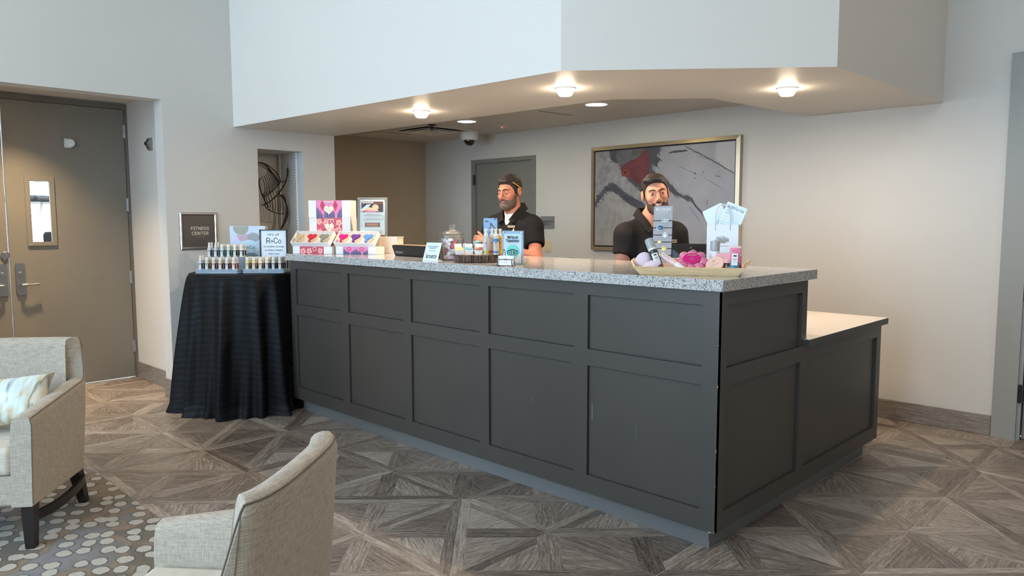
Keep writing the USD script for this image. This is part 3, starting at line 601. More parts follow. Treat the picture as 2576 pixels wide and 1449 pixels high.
# little bottles: a builder per kind, then copies
mat('cap_white', (226, 224, 216), .4); mat('frost', (214, 214, 206), .25, transmission_weight=.35)
mat('label_white', (232, 233, 230), .5); mat('ink', (40, 40, 44), .6)
KINDS = {'clear': ('clear spray', (196, 200, 206), (70, 74, 80)), 'green': ('green-banded', (208, 214, 210), (28, 110, 104)), 'black': ('black-banded', (226, 222, 206), (26, 24, 28)),
         'olive': ('olive-banded', (206, 200, 170), (108, 96, 56)), 'rust': ('rust-banded', (214, 204, 190), (118, 66, 48)), 'plum': ('plum-banded', (220, 212, 200), (70, 40, 44)),
         'red': ('red-banded', (222, 210, 196), (134, 44, 38)), 'gold': ('gold-banded', (226, 212, 168), (132, 100, 40)), 'tan': ('tan-banded', (228, 220, 200), (120, 96, 76)),
         'slate': ('slate-banded', (226, 218, 190), (64, 66, 84)), 'navy': ('navy-banded', (222, 216, 200), (30, 30, 52))}
protos = {}
for k, (nm, c1, c2) in KINDS.items():
    mat('bt_' + k, c1, .3); mat('bd_' + k, c2, .4)
def bottle(kind, label, loc, rz, grp):
    if kind in protos: return dup(protos[kind], 'hair_bottle', label, loc, rz, grp)
    t = protos[kind] = thing('hair_bottle', label, 'bottle', loc, rz, grp)
    obj('body', lathe([(.0, 0), (.0145, 0), (.016, .002), (.016, .060), (.0145, .066), (.0095, .070), (.0095, .073)], 18), 'bt_' + kind, t, smooth=40)
    obj('band', lathe([(.0162, .012), (.0162, .052)], 18, False), 'bd_' + kind, t, smooth=40)
    a = np.linspace(-.62, .62, 7) - PI / 2; L = []
    for r in (.0163, .0170):
        L.append([(r * math.cos(x), r * math.sin(x)) for x in a])
    g = sg.Polygon(L[0] + L[1][::-1]); lb = obj('label', prism(g, .010, .048), 'label_white', t)
    obj('print', [T(box(-.006, .006, -.0178, -.0170, z, z + h)) for z, h in ((.041, .004), (.034, .001), (.030, .001), (.026, .001), (.018, .0008))], 'ink', lb)
    if kind == 'clear': obj('spray_cap', lathe([(.010, .073), (.010, .085), (.0075, .088), (.0075, .110), (.006, .112), (0, .112)], 16), 'cap_white', t, smooth=40)
    else: obj('cap', lathe([(.0125, .071), (.0130, .073), (.0130, .096), (.0115, .099), (0, .099)], 16), 'cap_white', t, smooth=40)
    return t
ordn = ['leftmost', 'second from left', 'third from left', 'fourth from left', 'fifth from left', 'rightmost']
def rack(loc, rz, cols, pitch, x0, y0, dz, rows, place, grp):
    a = math.radians(rz)
    for i, k in enumerate(cols):
        for j in range(rows):
            lx, ly = x0 + i * pitch + j * .004, y0 + j * .036
            p = (loc[0] + lx * math.cos(a) - ly * math.sin(a), loc[1] + lx * math.sin(a) + ly * math.cos(a), loc[2] + dz)
            bottle(k, '%s hair bottle, %s %s of %s' % (KINDS[k][0], ordn[i], ('in the front row', 'one behind the front', 'at the back')[j], place), p, rz + 4, grp)
rack(cp(5.55, -2.215, TT), 42, ['clear', 'olive', 'rust', 'rust', 'plum', 'red'], .051, -.132, .020, .0225, 3 if 0 else 2, 'the left lower shelf', 'hair bottles on the left lower shelf')
rack(cp(5.55, -2.215, TT), 42, ['clear', 'clear', 'green', 'green', 'black', 'black'], .050, -.108, .124, .1165, 2, 'the upper riser', 'hair bottles on the upper riser')
rack(cp(5.58, -1.875, TT), 47, ['gold', 'gold', 'tan', 'slate', 'navy', 'plum'], .049, -.125, .020, .0225, 3, 'the right lower shelf', 'hair bottles on the right lower shelf')
# advertising block with pastel picture, and the discount sign
mat('card_blue', (196, 208, 228), .4); mat('card_edge', (196, 184, 162), .5)
pb = thing('picture_block', 'pale pastel R+Co picture block behind the bottles on the table', 'display sign', cp(5.88, -2.085, TT), 42)
obj('block', box(-.15, .135, 0, .05, 0, .352, .001), 'card_edge', pb)
obj('print', box(-.15, .1345, -.0012, 0, .001, .3515), 'card_blue', pb)
def spot(name, pts, m, z, par): obj(name, frame(prism(sg.Polygon(pts).buffer(0).intersection(sg.box(-.149, .002, .133, .35)), .0012, .0014 + z * .0001), (0, 0, 0), (1, 0, 0), (0, 0, 1), (0, -1, 0)), m, par)
mat('p_sage', (158, 162, 146), .5); mat('p_pink', (196, 166, 182), .5); mat('p_grey', (160, 160, 162), .5); mat('p_pale', (196, 220, 232), .5); mat('p_teal', (130, 156, 164), .5); mat('p_lilac', (212, 208, 228), .5); mat('p_brown', (150, 128, 128), .5)
C2 = lambda x, z, r, s=1: [(x + r * math.cos(q), z + s * r * math.sin(q)) for q in np.linspace(0, 2 * PI, 28)]
spot('shape', [(-.15, .27), (.05, .27), (.05, .23), (-.15, .23)], 'p_lilac', 0, pb); spot('shape', C2(-.06, .335, .062, .85), 'p_sage', 1, pb); spot('shape', [(-.1, .28), (.0, .29), (.0, .235), (-.07, .235)], 'p_pink', 2, pb)
spot('shape', C2(.04, .262, .05, .75), 'p_grey', 3, pb); spot('shape', C2(0.0, .175, .085, .8), 'p_pale', 4, pb); spot('shape', C2(.02, .10, .06, .7), 'p_teal', 5, pb); spot('shape', [(-.02, .0), (.12, .0), (.08, .09), (.0, .08)], 'p_brown', 6, pb)
mat('ink_grey', (98, 104, 122), .5)
obj('lettering', text('R+Co', .026, (.004, -.0022, .172), (1, 0, 0), UP), 'ink_grey', pb)
ds = thing('discount_sign', 'black framed 50% off R+Co sign standing on the table', 'sign', cp(5.81, -1.865, TT), 46)
mat('sheet', (224, 232, 240), .45)
obj('frame', frame(prism(sg.box(-.106, .0, .106, .325).difference(sg.box(-.099, .007, .099, .318)), 0, .014), (0, 0, 0), (1, 0, 0), (0, 0, 1), (0, -1, 0)), 'frame_black', ds)
obj('sheet', box(-.1, .1, -.004, -.001, .006, .319), 'sheet', ds)
obj('foot', box(-.06, .06, -.01, .075, .0, .006), 'frame_black', ds)
mat('ink_navy', (52, 56, 66), .5)
X_ = (1, 0, 0)
obj('lettering', [text('50% off', .017, (0, -.0042, .276), X_, UP), text('R', .044, (-.040, -.0042, .217), X_, UP), text('+', .034, (-.012, -.0042, .220), X_, UP), text('C', .044, (.016, -.0042, .217), X_, UP, width=.032), text('o', .040, (.047, -.0042, .217), X_, UP, width=.023),
    text('Incredible Savings', .014, (0, -.0042, .186), X_, UP, width=.158), text('on Salon Quality', .014, (0, -.0042, .158), X_, UP, width=.140), text('Hair Care', .014, (0, -.0042, .130), X_, UP, width=.084)], 'ink_navy', ds)
# ================================================================ things on the granite counter
CT = 1.2005
ZH, XH, NF = (0, 0, 1), (1, 0, 0), (0, -1, 0)
def face(poly, y, m, name, parent, d=.0006, label=None):    # a flat print on the plane y, seen from -y
    return obj(name, frame(prism(poly, 0, d), (0, y, 0), XH, ZH, NF), m, parent, label=label)
mat('box_white', (236, 232, 230), .5); mat('box_cream', (238, 220, 200), .5); mat('rose_red', (206, 74, 98), .5); mat('rose_pink', (236, 150, 146), .5); mat('rose_peach', (244, 190, 172), .5); mat('rose_deep', (178, 46, 84), .5)
mat('ik_pink', (232, 130, 176), .5); mat('ik_red', (222, 50, 84), .5); mat('ik_navy', (44, 56, 116), .5); mat('ik_teal', (46, 108, 124), .5); mat('ik_lilac', (206, 160, 206), .5); mat('gold_label', (240, 230, 196), .35); mat('gold_ink', (196, 180, 140), .4)
def heart(s, cx=0, cz=0, n=40):
    t = np.linspace(0, 2 * PI, n, endpoint=False)
    return sg.Polygon(np.stack([cx + s * 16 * np.sin(t) ** 3 / 17, cz + s * (13 * np.cos(t) - 5 * np.cos(2 * t) - 2 * np.cos(3 * t) - np.cos(4 * t)) / 17], 1)).buffer(0)
def floral(par, x0, x1, z0, z1, y, seed):
    r = random.Random(seed); B = sg.box(x0, z0, x1, z1)
    base = face(B, y, 'rose_red', 'printed_band', par); k = 0; h = z1 - z0
    spots = [(x0 + (i + .5) * (x1 - x0) / 4 + r.uniform(-.006, .006), z0 + (j + .5) * h / (2 if h > .08 else 1) + r.uniform(-.01, .01)) for i in range(4) for j in range(2 if h > .08 else 1)]
    for i, (x, z) in enumerate(spots):
        R = r.uniform(.020, .027); c = ('rose_pink', 'rose_peach', 'rose_deep')[(i + seed) % 3]
        for ring, (f, m) in enumerate(((1, c), (.72, 'rose_peach' if c != 'rose_peach' else 'rose_pink'), (.45, c), (.22, 'rose_red'))):
            a = np.linspace(0, 2 * PI, 30, endpoint=False); rr = R * f * (1 + .16 * np.cos((5 + ring) * a + i))
            q = sg.Polygon(np.stack([x + rr * np.cos(a), z + rr * np.sin(a)], 1)).intersection(B)
            if not q.is_empty: face(q, y - .0006 - .00015 * ring, m, 'rose', base, .0004)
def ikat(par, x0, x1, z0, z1, y, seed):
    r = random.Random(seed); B = sg.box(x0, z0, x1, z1); base = face(B, y, 'ik_pink', 'printed_band', par); w, h = x1 - x0, z1 - z0
    for k in range(26):
        x = x0 + w * (k + .5) / 26; ph = abs(((k / 26 * 2) % 1) - .5) * 2
        for lo, hi, m in ((0, .25 + .45 * ph + r.uniform(-.06, .06), 'ik_navy' if k % 3 else 'ik_teal'), (.8 - .3 * (1 - ph) + r.uniform(-.05, .05), 1, 'ik_lilac' if k % 2 else 'ik_pink')):
            if ph > .22 or m != 'ik_navy':
                q = sg.Polygon([(x - w / 60, z0 + lo * h), (x + w / 60, z0 + lo * h), (x + w / 75, z0 + hi * h - h * .1), (x, z0 + hi * h), (x - w / 75, z0 + hi * h - h * .1)]).intersection(B)
                if not q.is_empty: face(q, y - .0006, m, 'stripe', base, .0003)
    for x in (x0 + w * .25, x0 + w * .75):
        for f, m in ((1, 'ik_red'), (.6, 'ik_pink' if h < .08 else 'rose_deep')):
            q = sg.Polygon([(x, z0 + h * (.72 - .36 * f)), (x + w * .1 * f, z0 + h * .72), (x, z0 + h * (.72 + .34 * f)), (x - w * .1 * f, z0 + h * .72)]).intersection(B); face(q, y - .001 - .0002 * (f < 1), m, 'diamond', base, .0003)
def gift_box(label, loc, rz, w, d, h, art, big, grp=None):
    t = thing('gift_box', label, 'gift box', loc, rz, grp or 'closed gift boxes on the counter')
    obj('body', box(0, w, 0, d, 0, h, .0015), 'box_white', t)
    obj('seam', box(-.0004, w + .0004, -.0004, d + .0004, h * .80, h * .80 + .0008), 'box_cream', t)
    (floral if art == 'floral' else ikat)(t, w * .185, w * .80, .0005, h - .0005, 0, int(w * 1000) + int(h * 100) + (3 if big else 0))
    if big:
        cx = w * .49; hh = heart(.040, cx, h * .47); lb = face(hh, -.0016, 'gold_label', 'heart_label', t, .0008)
        obj('handwriting', [text('For my', .009, (cx - .006, -.0026, h * .52), XH, ZH), text('Mom', .011, (cx + .006, -.0026, h * .38), XH, ZH)], 'gold_ink', lb)
        obj('lettering', text('SPONGELLÉ', .011, (cx, -.0018, h * .87), XH, ZH, bold=True, width=.075), 'gold_label', t)
    return t
a35 = 35
sx, sy = -5.145, 2.995
for k, (art, lab) in enumerate((('floral', 'white gift box at the bottom of the stack, behind the open box'), ('floral', 'white gift box with red rose band and heart label, middle of the stack'), ('ikat', 'white gift box with pink and navy ikat band and heart label, top of the stack'))):
    gift_box(lab, (sx + .004 * (k == 2), sy + .006 * (k == 1), CT + .1335 * k), a35 + (2, -1, 1)[k], .338, .125, .133, art, True)
LB, RB, rzb = (-5.085, 2.822, CT), (-4.770, 2.995, CT), 25
gift_box('flat white gift box with rose band lying under the left open box', LB, rzb, .340, .118, .055, 'floral', False)
gift_box('flat white gift box with ikat band lying under the right open box', RB, rzb, .340, .118, .055, 'ikat', False)
HC_ = {'sand': (196, 172, 132), 'red': (206, 40, 62), 'grey': (136, 134, 124), 'magenta': (216, 30, 116), 'purple': (110, 56, 140), 'blue': (92, 140, 206)}
for k, c in HC_.items(): mat('soap_' + k, c, .5, bump=.3, bscale=300)
mat('wrap', (240, 226, 196), .3)
def loc2(o, rz, x, y, z): a = math.radians(rz); return (o[0] + x * math.cos(a) - y * math.sin(a), o[1] + x * math.sin(a) + y * math.cos(a), o[2] + z)
def open_box(label, o, cols, side):
    t = thing('open_gift_box', label, 'gift box', loc2(o, rzb, -.005, .004, .0555), rzb, 'open gift boxes on the counter')
    w, d, h, th = .330, .120, .040, .003; tl = 44
    rot = lambda m: T(m, (0, 0, .0), rx=tl)
    tray_ = cut(box(0, w, 0, d, 0, h), box(th, w - th, th, d - th, th, h + 1))
    obj('tray', rot(tray_), 'box_white', t); obj('insert', rot(box(th, w - th, th, d - th, th, .012)), 'box_cream', t)
    obj('lid', hull([(x, y, z) for x in (.004, w - .004) for y, z in ((d * math.cos(math.radians(tl)) + .006, .001), (d * math.cos(math.radians(tl)) + .012, .001), (d * math.cos(math.radians(tl)) + .004, .080), (d * math.cos(math.radians(tl)) + .008, .080))]), 'box_cream', t)
    for i, c in enumerate(cols):
        x, y = .06 + i * .105, .058; b = math.radians(tl); hl = loc2((0, 0, 0), 0, x, y * math.cos(b) - .0125 * math.sin(b), y * math.sin(b) + .0125 * math.cos(b))
        wl = loc2(loc2(o, rzb, -.005, .004, .0555), rzb, *hl)
        s = thing('heart_soap', '%s heart-shaped soap, %s in the %s open gift box' % (c, ('left', 'middle', 'right')[i], side), 'soap', wl, rzb, 'heart soaps in the open gift boxes')
        hp = heart(.042); R = lambda m: T(m, rx=tl)
        obj('cup', R(prism(hp.buffer(.001), 0, .026)), 'wrap', s)
        obj('soap', R(T(join(prism(hp.buffer(-.001), .026, .031), prism(hp.buffer(-.004), .031, .034)), (0, 0, 0))), 'soap_' + c, s)
        obj('band', R(box(-.009, .009, -.048, .02, .0335, .0352)), 'soap_' + c, s); obj('tag', R(box(-.009, .009, -.0475, -.046, .002, .034)), 'soap_' + c, s)
open_box('left open gift box tilted forward with three heart soaps', LB, ['sand', 'red', 'grey'], 'left')
open_box('right open gift box tilted forward with three heart soaps', RB, ['magenta', 'purple', 'blue'], 'right')
wb = thing('gift_carton', 'plain cream carton with three upright spines behind the right open box', 'box', (-4.800, 3.165, CT), 25)
obj('shell', [box(0, .374, 0, .10, 0, .120), box(.002, .380, -.001, .101, .120, .125)], 'box_cream', wb)
for k in range(3): obj('spine', box(.374, .3775, .004 + k * .031, .033 + k * .031, .002, .117, .001), 'box_cream', wb)
# acrylic frame with an advertising sheet, standing on the carton
graph('clear', {'f': ('layer_weight', dict(blend=.10)), 't': ('transparent_bsdf', dict(color=(.92, .96, .96))), 'g': ('glossy_bsdf', dict(roughness=.04, color=(1, 1, 1))), 'd': ('diffuse_bsdf', dict(color=(.62, .66, .66))), 'm': ('mix_closure', {}), 'm2': ('mix_closure', dict(fac=.10))},
      [('f.fresnel', 'm.fac'), ('t.BSDF', 'm.closure1'), ('g.BSDF', 'm.closure2'), ('m.closure', 'm2.closure1'), ('d.BSDF', 'm2.closure2')], 'm2.closure')
mat('paper', (238, 238, 240), .5); mat('maroon', (92, 62, 66), .5); mat('skin_print', (214, 160, 140), .5); mat('hair_print', (50, 50, 60), .5); mat('blue_print', (150, 190, 220), .5); mat('text_grey', (150, 150, 155), .6); mat('pink_print', (216, 110, 150), .5); mat('peach_print', (230, 210, 186), .5)
def leaned(t, ang):   # returns a function that leans a mesh back about the x axis at its foot
    return lambda m: T(m, rx=-ang)
ms = thing('advert_stand', 'clear acrylic stand with a printed spa advert on the carton', 'display sign', loc2((-4.80, 3.165, CT), 25, .155, .025, .1258), 50)
ln = leaned(ms, 12)
def flat(t, poly, y, m, name, parent=None, d=.0005, lean=None):
    q = frame(prism(poly, 0, d), (0, y, 0), XH, ZH, NF); return obj(name, lean(q) if lean else q, m, parent if parent is not None else t)
obj('acrylic', [ln(box(-.112, .112, .0, .003, .0, .30)), ln(box(-.112, .112, -.004, -.0015, .0, .30)), box(-.10, .10, .0, .062, .0, .003)], 'clear', ms)
sh = obj('sheet', ln(box(-.092, .092, -.0012, -.0004, .012, .282)), 'paper', ms)
Bf = lambda *b: sg.box(*b)
yF = -.0046
ph = flat(ms, Bf(-.082, .188, .080, .262), yF, 'hair_print', 'photo_print', sh, lean=ln)
flat(ms, Bf(-.082, .250, .080, .268), yF - .0004, 'maroon', 'title_bar', sh, lean=ln)
flat(ms, sg.Polygon([(-.082, .19), (-.04, .20), (.05, .192), (.02, .215), (-.03, .225), (-.082, .205)]), yF - .0005, 'skin_print', 'arm_print', ph, lean=ln)
flat(ms, sg.Point(.022, .222).buffer(.024), yF - .0006, 'skin_print', 'face_print', ph, lean=ln)
flat(ms, sg.Polygon([(-.082, .21), (-.04, .245), (-.01, .248), (-.03, .225), (-.082, .2)]), yF - .0007, 'blue_print', 'cloth_print', ph, lean=ln)
flat(ms, sg.Polygon([(-.06, .189), (.03, .189), (.0, .2), (-.03, .2)]), yF - .0008, 'pink_print', 'glow_print', ph, lean=ln)
obj('title', ln(text('THAT IS FOR MOM.', .010, (-.035, yF - .0011, .2545), XH, ZH, bold=True, width=.085)), 'paper', ms)
obj('fine_print', [ln(box(-w, w, yF - .0003, yF, z, z + .0016)) for w, z in ((.045, .170), (.068, .165), (.066, .160), (.060, .155), (.046, .138), (.068, .133), (.066, .128), (.052, .123))] +
    [ln(box(.07 - w, .075, yF - .0003, yF, z, z + .0014)) for w, z in ((.07, .046), (.05, .041), (.09, .034), (.09, .030), (.08, .026))], 'text_grey', sh, kind='stuff')
bd = flat(ms, Bf(-.055, .073, .055, .105), yF, 'maroon', 'banner', sh, lean=ln)
obj('banner_text', ln(text('Find the perfect gift for Mom', .0085, (0, yF - .0007, .090), XH, ZH, width=.09)), 'peach_print', bd); obj('banner_line', ln(box(-.045, .045, yF - .0008, yF - .0004, .079, .081)), 'peach_print', bd)
flat(ms, Bf(-.092, .0, .092, .010), yF, 'maroon', 'footer_bar', sh, lean=ln)
flat(ms, sg.Point(-.068, .038).buffer(.012), yF, 'peach_print', 'flower_print', sh, lean=ln)
for x, z in ((.076, .155), (.078, .135), (-.078, .095), (-.080, .075)): flat(ms, sg.Point(x, z).buffer(.006).difference(sg.Point(x, z).buffer(.005)), yF, 'text_grey', 'leaf_print', sh, lean=ln)
for x in (-.1, .1): obj('screw', ln(T(cyl(.0055, 0, .004, 14), (x, -.0045, .285), rx=90)), 'steel', ms)
# black terminal with a maker's name on it
lv = thing('terminal', 'low black terminal with grey lettering on the counter beside the gift boxes', 'terminal', (-4.255, 3.14, CT), -3)
obj('case', hull([(x, y, z) for x, y, z in ((.02, .0, 0), (.535, .0, 0), (.02, .12, 0), (.535, .12, 0), (-.012, -.006, .068), (.55, -.006, .068), (-.012, .13, .068), (.55, .13, .068), (-.008, .0, .074), (.546, .0, .074), (-.008, .125, .074), (.546, .125, .074))]), 'black_plastic', lv)
mat('tan_top', (150, 124, 98), .5); obj('top_cover', box(-.004, .542, .004, .121, .0742, .0765), 'tan_top', lv)
mat('print_grey', (150, 146, 142), .5); obj('lettering', text('lenovo', .020, (.075, -.0022, .018), (1, 0, 0), (0, -.088, .996), bold=True), 'print_grey', lv)
# lip balm card
mat('card_white', (226, 238, 244), .45); mat('card_ink', (70, 78, 92), .5); mat('card_pink', (216, 150, 160), .5)
bc = thing('counter_card', 'small leaning white BITCHSTIX card in front of the glass jar', 'display card', (-3.527, 2.872, CT), 6)
lb_ = leaned(bc, 20)
obj('card', [lb_(box(-.064, .064, 0, .003, 0, .118, .0008)), box(-.06, .06, .0, .05, 0, .002)], 'card_white', bc)
obj('lettering', [lb_(text('BITCHSTIX', .019, (.004, -.0006, .018), XH, ZH, bold=True, width=.088))], 'card_ink', bc)
obj('fine_print', [lb_(box(-w, w, -.0006, .0, z, z + .0022)) for w, z in ((.048, .094), (.040, .086), (.026, .078), (.030, .064))], 'card_ink', bc, kind='stuff')
h1 = heart(.009, -.045, .045); obj('heart_print', lb_(frame(prism(h1.difference(h1.buffer(-.0018)), 0, .0006), (0, 0, 0), XH, ZH, NF)), 'card_pink', bc)
# glass jar full of lip balm sticks
graph('jar_glass', {'f': ('layer_weight', dict(blend=.22)), 't': ('transparent_bsdf', dict(color=(.96, .97, .96))), 'g': ('glossy_bsdf', dict(roughness=.03, color=(1, 1, 1))), 'd': ('diffuse_bsdf', dict(color=(.8, .8, .78))), 'm': ('mix_closure', {}), 'm2': ('mix_closure', dict(fac=.05))}, [('f.fresnel', 'm.fac'), ('t.BSDF', 'm.closure1'), ('g.BSDF', 'm.closure2'), ('m.closure', 'm2.closure1'), ('d.BSDF', 'm2.closure2')], 'm2.closure')
jx, jy = -3.506, 3.035
jr = thing('glass_jar', 'round clear glass jar with knobbed lid holding lip balm sticks', 'jar', (jx, jy, CT))
obj('body', lathe([(0, .0), (.070, .0), (.075, .006), (.076, .125), (.074, .140), (.066, .147), (.066, .152), (.062, .152), (.062, .146), (.070, .138), (.072, .124), (.071, .008), (0, .006)], 48, False), 'jar_glass', jr, smooth=35)
obj('lid', lathe([(0, .155), (.064, .155), (.077, .158), (.078, .163), (.066, .170), (.040, .180), (.022, .186), (.015, .190), (.015, .197), (.022, .203), (.023, .213), (.018, .220), (0, .222)], 48, False), 'jar_glass', jr, smooth=35)
mat('stick_white', (236, 232, 240), .4); mat('stick_lilac', (206, 196, 226), .4); mat('stick_red', (176, 60, 84), .4); mat('stick_pink', (240, 190, 206), .4); mat('stick_ink', (60, 60, 100), .5); mat('stick_brown', (120, 70, 70), .4)
R_ = random.Random(4)
SM = ['stick_white', 'stick_lilac', 'stick_pink', 'stick_red', 'stick_brown']
proto_stick = {}
for i in range(16):
    lay_ = i // 4; a = i * 2.4; r0 = .044; k = SM[i % 5]
    el = (4, 14, 26, 38)[lay_] + R_.uniform(-4, 4); az = (i % 4) * 90 + R_.uniform(-25, 25)
    x, y, z = jx + r0 * .55 * math.cos(a), jy + r0 * .55 * math.sin(a), CT + .019 + lay_ * .022 + .024 * math.sin(math.radians(el))
    t = thing('lip_balm', '%s lip balm stick %s in the glass jar' % (k[6:], ('at the bottom', 'low', 'midway up', 'at the top of the heap')[lay_]), 'lip balm', (x, y, z), az, 'lip balm sticks in the jar')
    rot = lambda m: T(m, ry=-el)
    obj('tube', rot(T(cyl(.0115, -.040, .020, 16, c=.001), ry=90)), k, t); obj('cap', rot(T(cyl(.0117, .0205, .042, 16, c=.001), ry=90)), SM[(i + 1) % 5] if i % 2 else 'stick_white', t)
    if i >= 8: obj('lettering', rot(T(text('BITCHSTIX', .008, (-.010, 0, 0), XH, (0, 1, 0), width=.052, bold=True), (0, 0, .0115))), 'stick_ink', t)
# log slice and the small wares on it
wood('bark', (40, 30, 26), (84, 66, 56), (140, 118, 104), rough=.85, coord='object', su=60, sv=60)
mat('log_top', (214, 180, 140), .6, var=.12, vscale=40); mat('log_ring', (170, 130, 92), .6)
gx, gy = -3.254, 3.016; LZ = CT + .0455
lg = thing('log_slice', 'round bark-edged log slice used as a riser on the counter', 'log slice', (gx, gy, CT))
th = np.linspace(0, 2 * PI, 150, endpoint=False); rad = .134 + .003 * np.sin(3 * th + 1) + .0035 * np.sin(50 * th + 2 * np.sin(7 * th)) + .002 * np.sin(83 * th)
rings = [np.stack([(rad - i_) * np.cos(th), (rad - i_) * np.sin(th), np.full(150, z)], 1) for z, i_ in ((0, .004), (.003, 0), (.02, -.001), (.042, 0), (.0445, .003))]
obj('bark', loft(rings), 'bark', lg); obj('top_face', T(prism(sg.Polygon([(r * .965 * math.cos(q), r * .965 * math.sin(q)) for r, q in zip(rad, th)]), .0445, .0452)), 'log_top', lg)
obj('growth_ring', [T(prism(sg.Point(0, 0).buffer(r, 24).difference(sg.Point(0, 0).buffer(r - .0012, 24)), .0452, .0454)) for r in np.arange(.02, .125, .013)], 'log_ring', lg, kind='stuff')
mat('fl_yellow', (232, 214, 140), .6, bump=.3); mat('fl_blue', (120, 182, 196), .6, bump=.3); mat('fl_rust', (206, 140, 110), .6, bump=.3); mat('fl_mint', (150, 200, 190), .6, bump=.3); mat('fl_core', (244, 232, 206), .6)
def flower(m, r, par, base, tilt):
    P_ = []
    for k in range(9):
        a = k * 2 * PI / 9; P_.append(T(sphere(.42 * r, s=(1, .7, .5), sub=2), (.68 * r * math.cos(a), .68 * r * math.sin(a), 0), rz=math.degrees(a)))
    for k in range(6):
        a = k * 2 * PI / 6 + .3; P_.append(T(sphere(.30 * r, s=(1, .75, .6), sub=2), (.34 * r * math.cos(a), .34 * r * math.sin(a), .16 * r), rz=math.degrees(a)))
    f_ = obj('petals', [T(q, base, rx=tilt) for q in P_], m, par); obj('heart', T(T(sphere(.3 * r, s=(1, 1, .7), sub=2), (0, 0, .2 * r)), base, rx=tilt), 'fl_core', f_)
for i, (d_, l_, m, c) in enumerate(((4.372, -.312, 'fl_yellow', 'yellow'), (4.365, -.254, 'fl_blue', 'blue'), (4.352, -.197, 'fl_rust', 'rust-tipped'))):
    t = thing('flower_soap', '%s flower soap in a small white box on the log slice' % c, 'soap', cp(d_, l_, LZ), 46 + (12, 4, -4)[i], 'flower soaps on the log slice')
    obj('box', [hull([(x * s, y, z) for x in (-1, 1) for (y, z, s) in ((-.018, 0, .018), (.018, 0, .018), (-.026, .026, .025), (.026, .034, .025))])], 'box_white', t)
    obj('lid', hull([(x, y, z) for x in (-.022, .022) for y, z in ((.028, .034), (.030, .034), (.050, .062), (.052, .061))]), 'paper', t)
    flower(m, .024, t, (0, -.002, .034), 28)
    obj('label', [hull([(x, y, z) for x in (-.010, .010) for y, z in ((-.0212, .008), (-.0216, .008), (-.0244, .018), (-.0248, .018))])], 'paper', t)
cu = thing('soap_cup', 'clear cup with mint flower soap and round label on the log slice', 'soap cup', cp(4.455, -.208, LZ), 48)
obj('cup', lathe([(0, .0), (.024, .0), (.029, .072), (.028, .072), (.023, .002), (0, .002)], 28, False), 'jar_glass', cu, smooth=35)
obj('filler', lathe([(0, .003), (.022, .003), (.027, .066), (0, .066)], 24), 'box_white', cu); flower('fl_mint', .026, cu, (0, 0, .072), 0)
obj('label', T(cyl(.017, 0, .001, 28), (0, -.029, .042), rx=94), 'paper', cu); obj('label_print', T(tube(smoothpath([(-.010, 0, 0), (-.006, .006, 0), (-.003, -.002, 0), (.001, .005, 0), (.004, -.002, 0), (.010, .003, 0)], 24), .0007, 4), (0, -.0304, .042), rx=94), 'ink_grey', cu)
lt_ = thing('lip_balm', 'upright white lip balm tube with green band on the log slice edge', 'lip balm', cp(4.475, -.288, LZ), 0)
obj('tube', cyl(.0095, 0, .040, 18, c=.001), 'stick_white', lt_); mat('pale_green', (206, 216, 150), .5); obj('band', cyl(.0097, .008, .030, 18), 'pale_green', lt_); obj('cap', cyl(.0097, .0405, .062, 18, c=.0015), 'cap_white', lt_)
mat('spray_clear', (232, 232, 226), .18, transmission_weight=.45); mat('spray_peach', (242, 206, 176), .18, transmission_weight=.35); mat('spray_gold', (246, 190, 84), .2, transmission_weight=.3)
mat('b_green', (180, 200, 60), .4); mat('b_red', (216, 84, 54), .4); mat('b_blue', (54, 128, 190), .4); mat('b_gold', (232, 200, 60), .4)
for i, (d_, l_, body, band, top, c) in enumerate(((4.350, -.1535, 'spray_clear', 'b_green', None, 'green-banded'), (4.400, -.120, 'spray_peach', 'b_red', None, 'red-banded'), (4.352, -.0950, 'spray_clear', 'b_blue', 'b_blue', 'blue-banded'), (4.385, -.0715, 'spray_gold', 'b_gold', None, 'golden'))):
    t = thing('spray_bottle', '%s slim spray bottle with white pump on the log slice' % c, 'spray bottle', cp(d_, l_, LZ), 46, 'spray bottles on the log slice')
    obj('body', lathe([(0, 0), (.0155, 0), (.0168, .002), (.0168, .096), (.014, .104), (.010, .107), (.010, .110)], 24), body, t, smooth=40)
    obj('band', lathe([(.0170, .010), (.0170, .022)], 24, False), band, t)
    if top: obj('top_band', lathe([(.0170, .076), (.0170, .094)], 24, False), top, t)
    obj('pump', lathe([(.0125, .107), (.0125, .120), (.008, .123), (.008, .140), (.0095, .141), (.0095, .149), (.007, .151), (0, .151)], 20), 'cap_white', t, smooth=40)
    obj('nozzle', T(box(-.003, .003, -.014, 0, .142, .148, .001)), 'cap_white', t)
    obj('print', [box(-.006, .004, -.0174, -.0168, z, z + h) for z, h in ((.066, .006), (.056, .001), (.050, .001), (.044, .001), (.036, .0008))], 'ink_grey', t)
mat('sky_card', (150, 188, 224), .45, var=.08, vscale=18); mat('necklace', (126, 82, 66), .45)
nc = thing('jewelry_card', 'tall pale blue card with a triangular beaded pendant behind the spray bottles', 'display card', cp(4.455, -.130, LZ), 44)
obj('card', [box(-.0415, .0415, 0, .003, 0, .214), box(-.03, .03, .003, .05, 0, .003)], 'sky_card', nc); mat('sea_print', (104, 150, 196), .5)
obj('sea_print', box(-.0413, .0413, -.0004, 0, .09, .135), 'sea_print', nc)
tr = [(.00, .185), (.028, .150), (.00, .118)]; bl = []
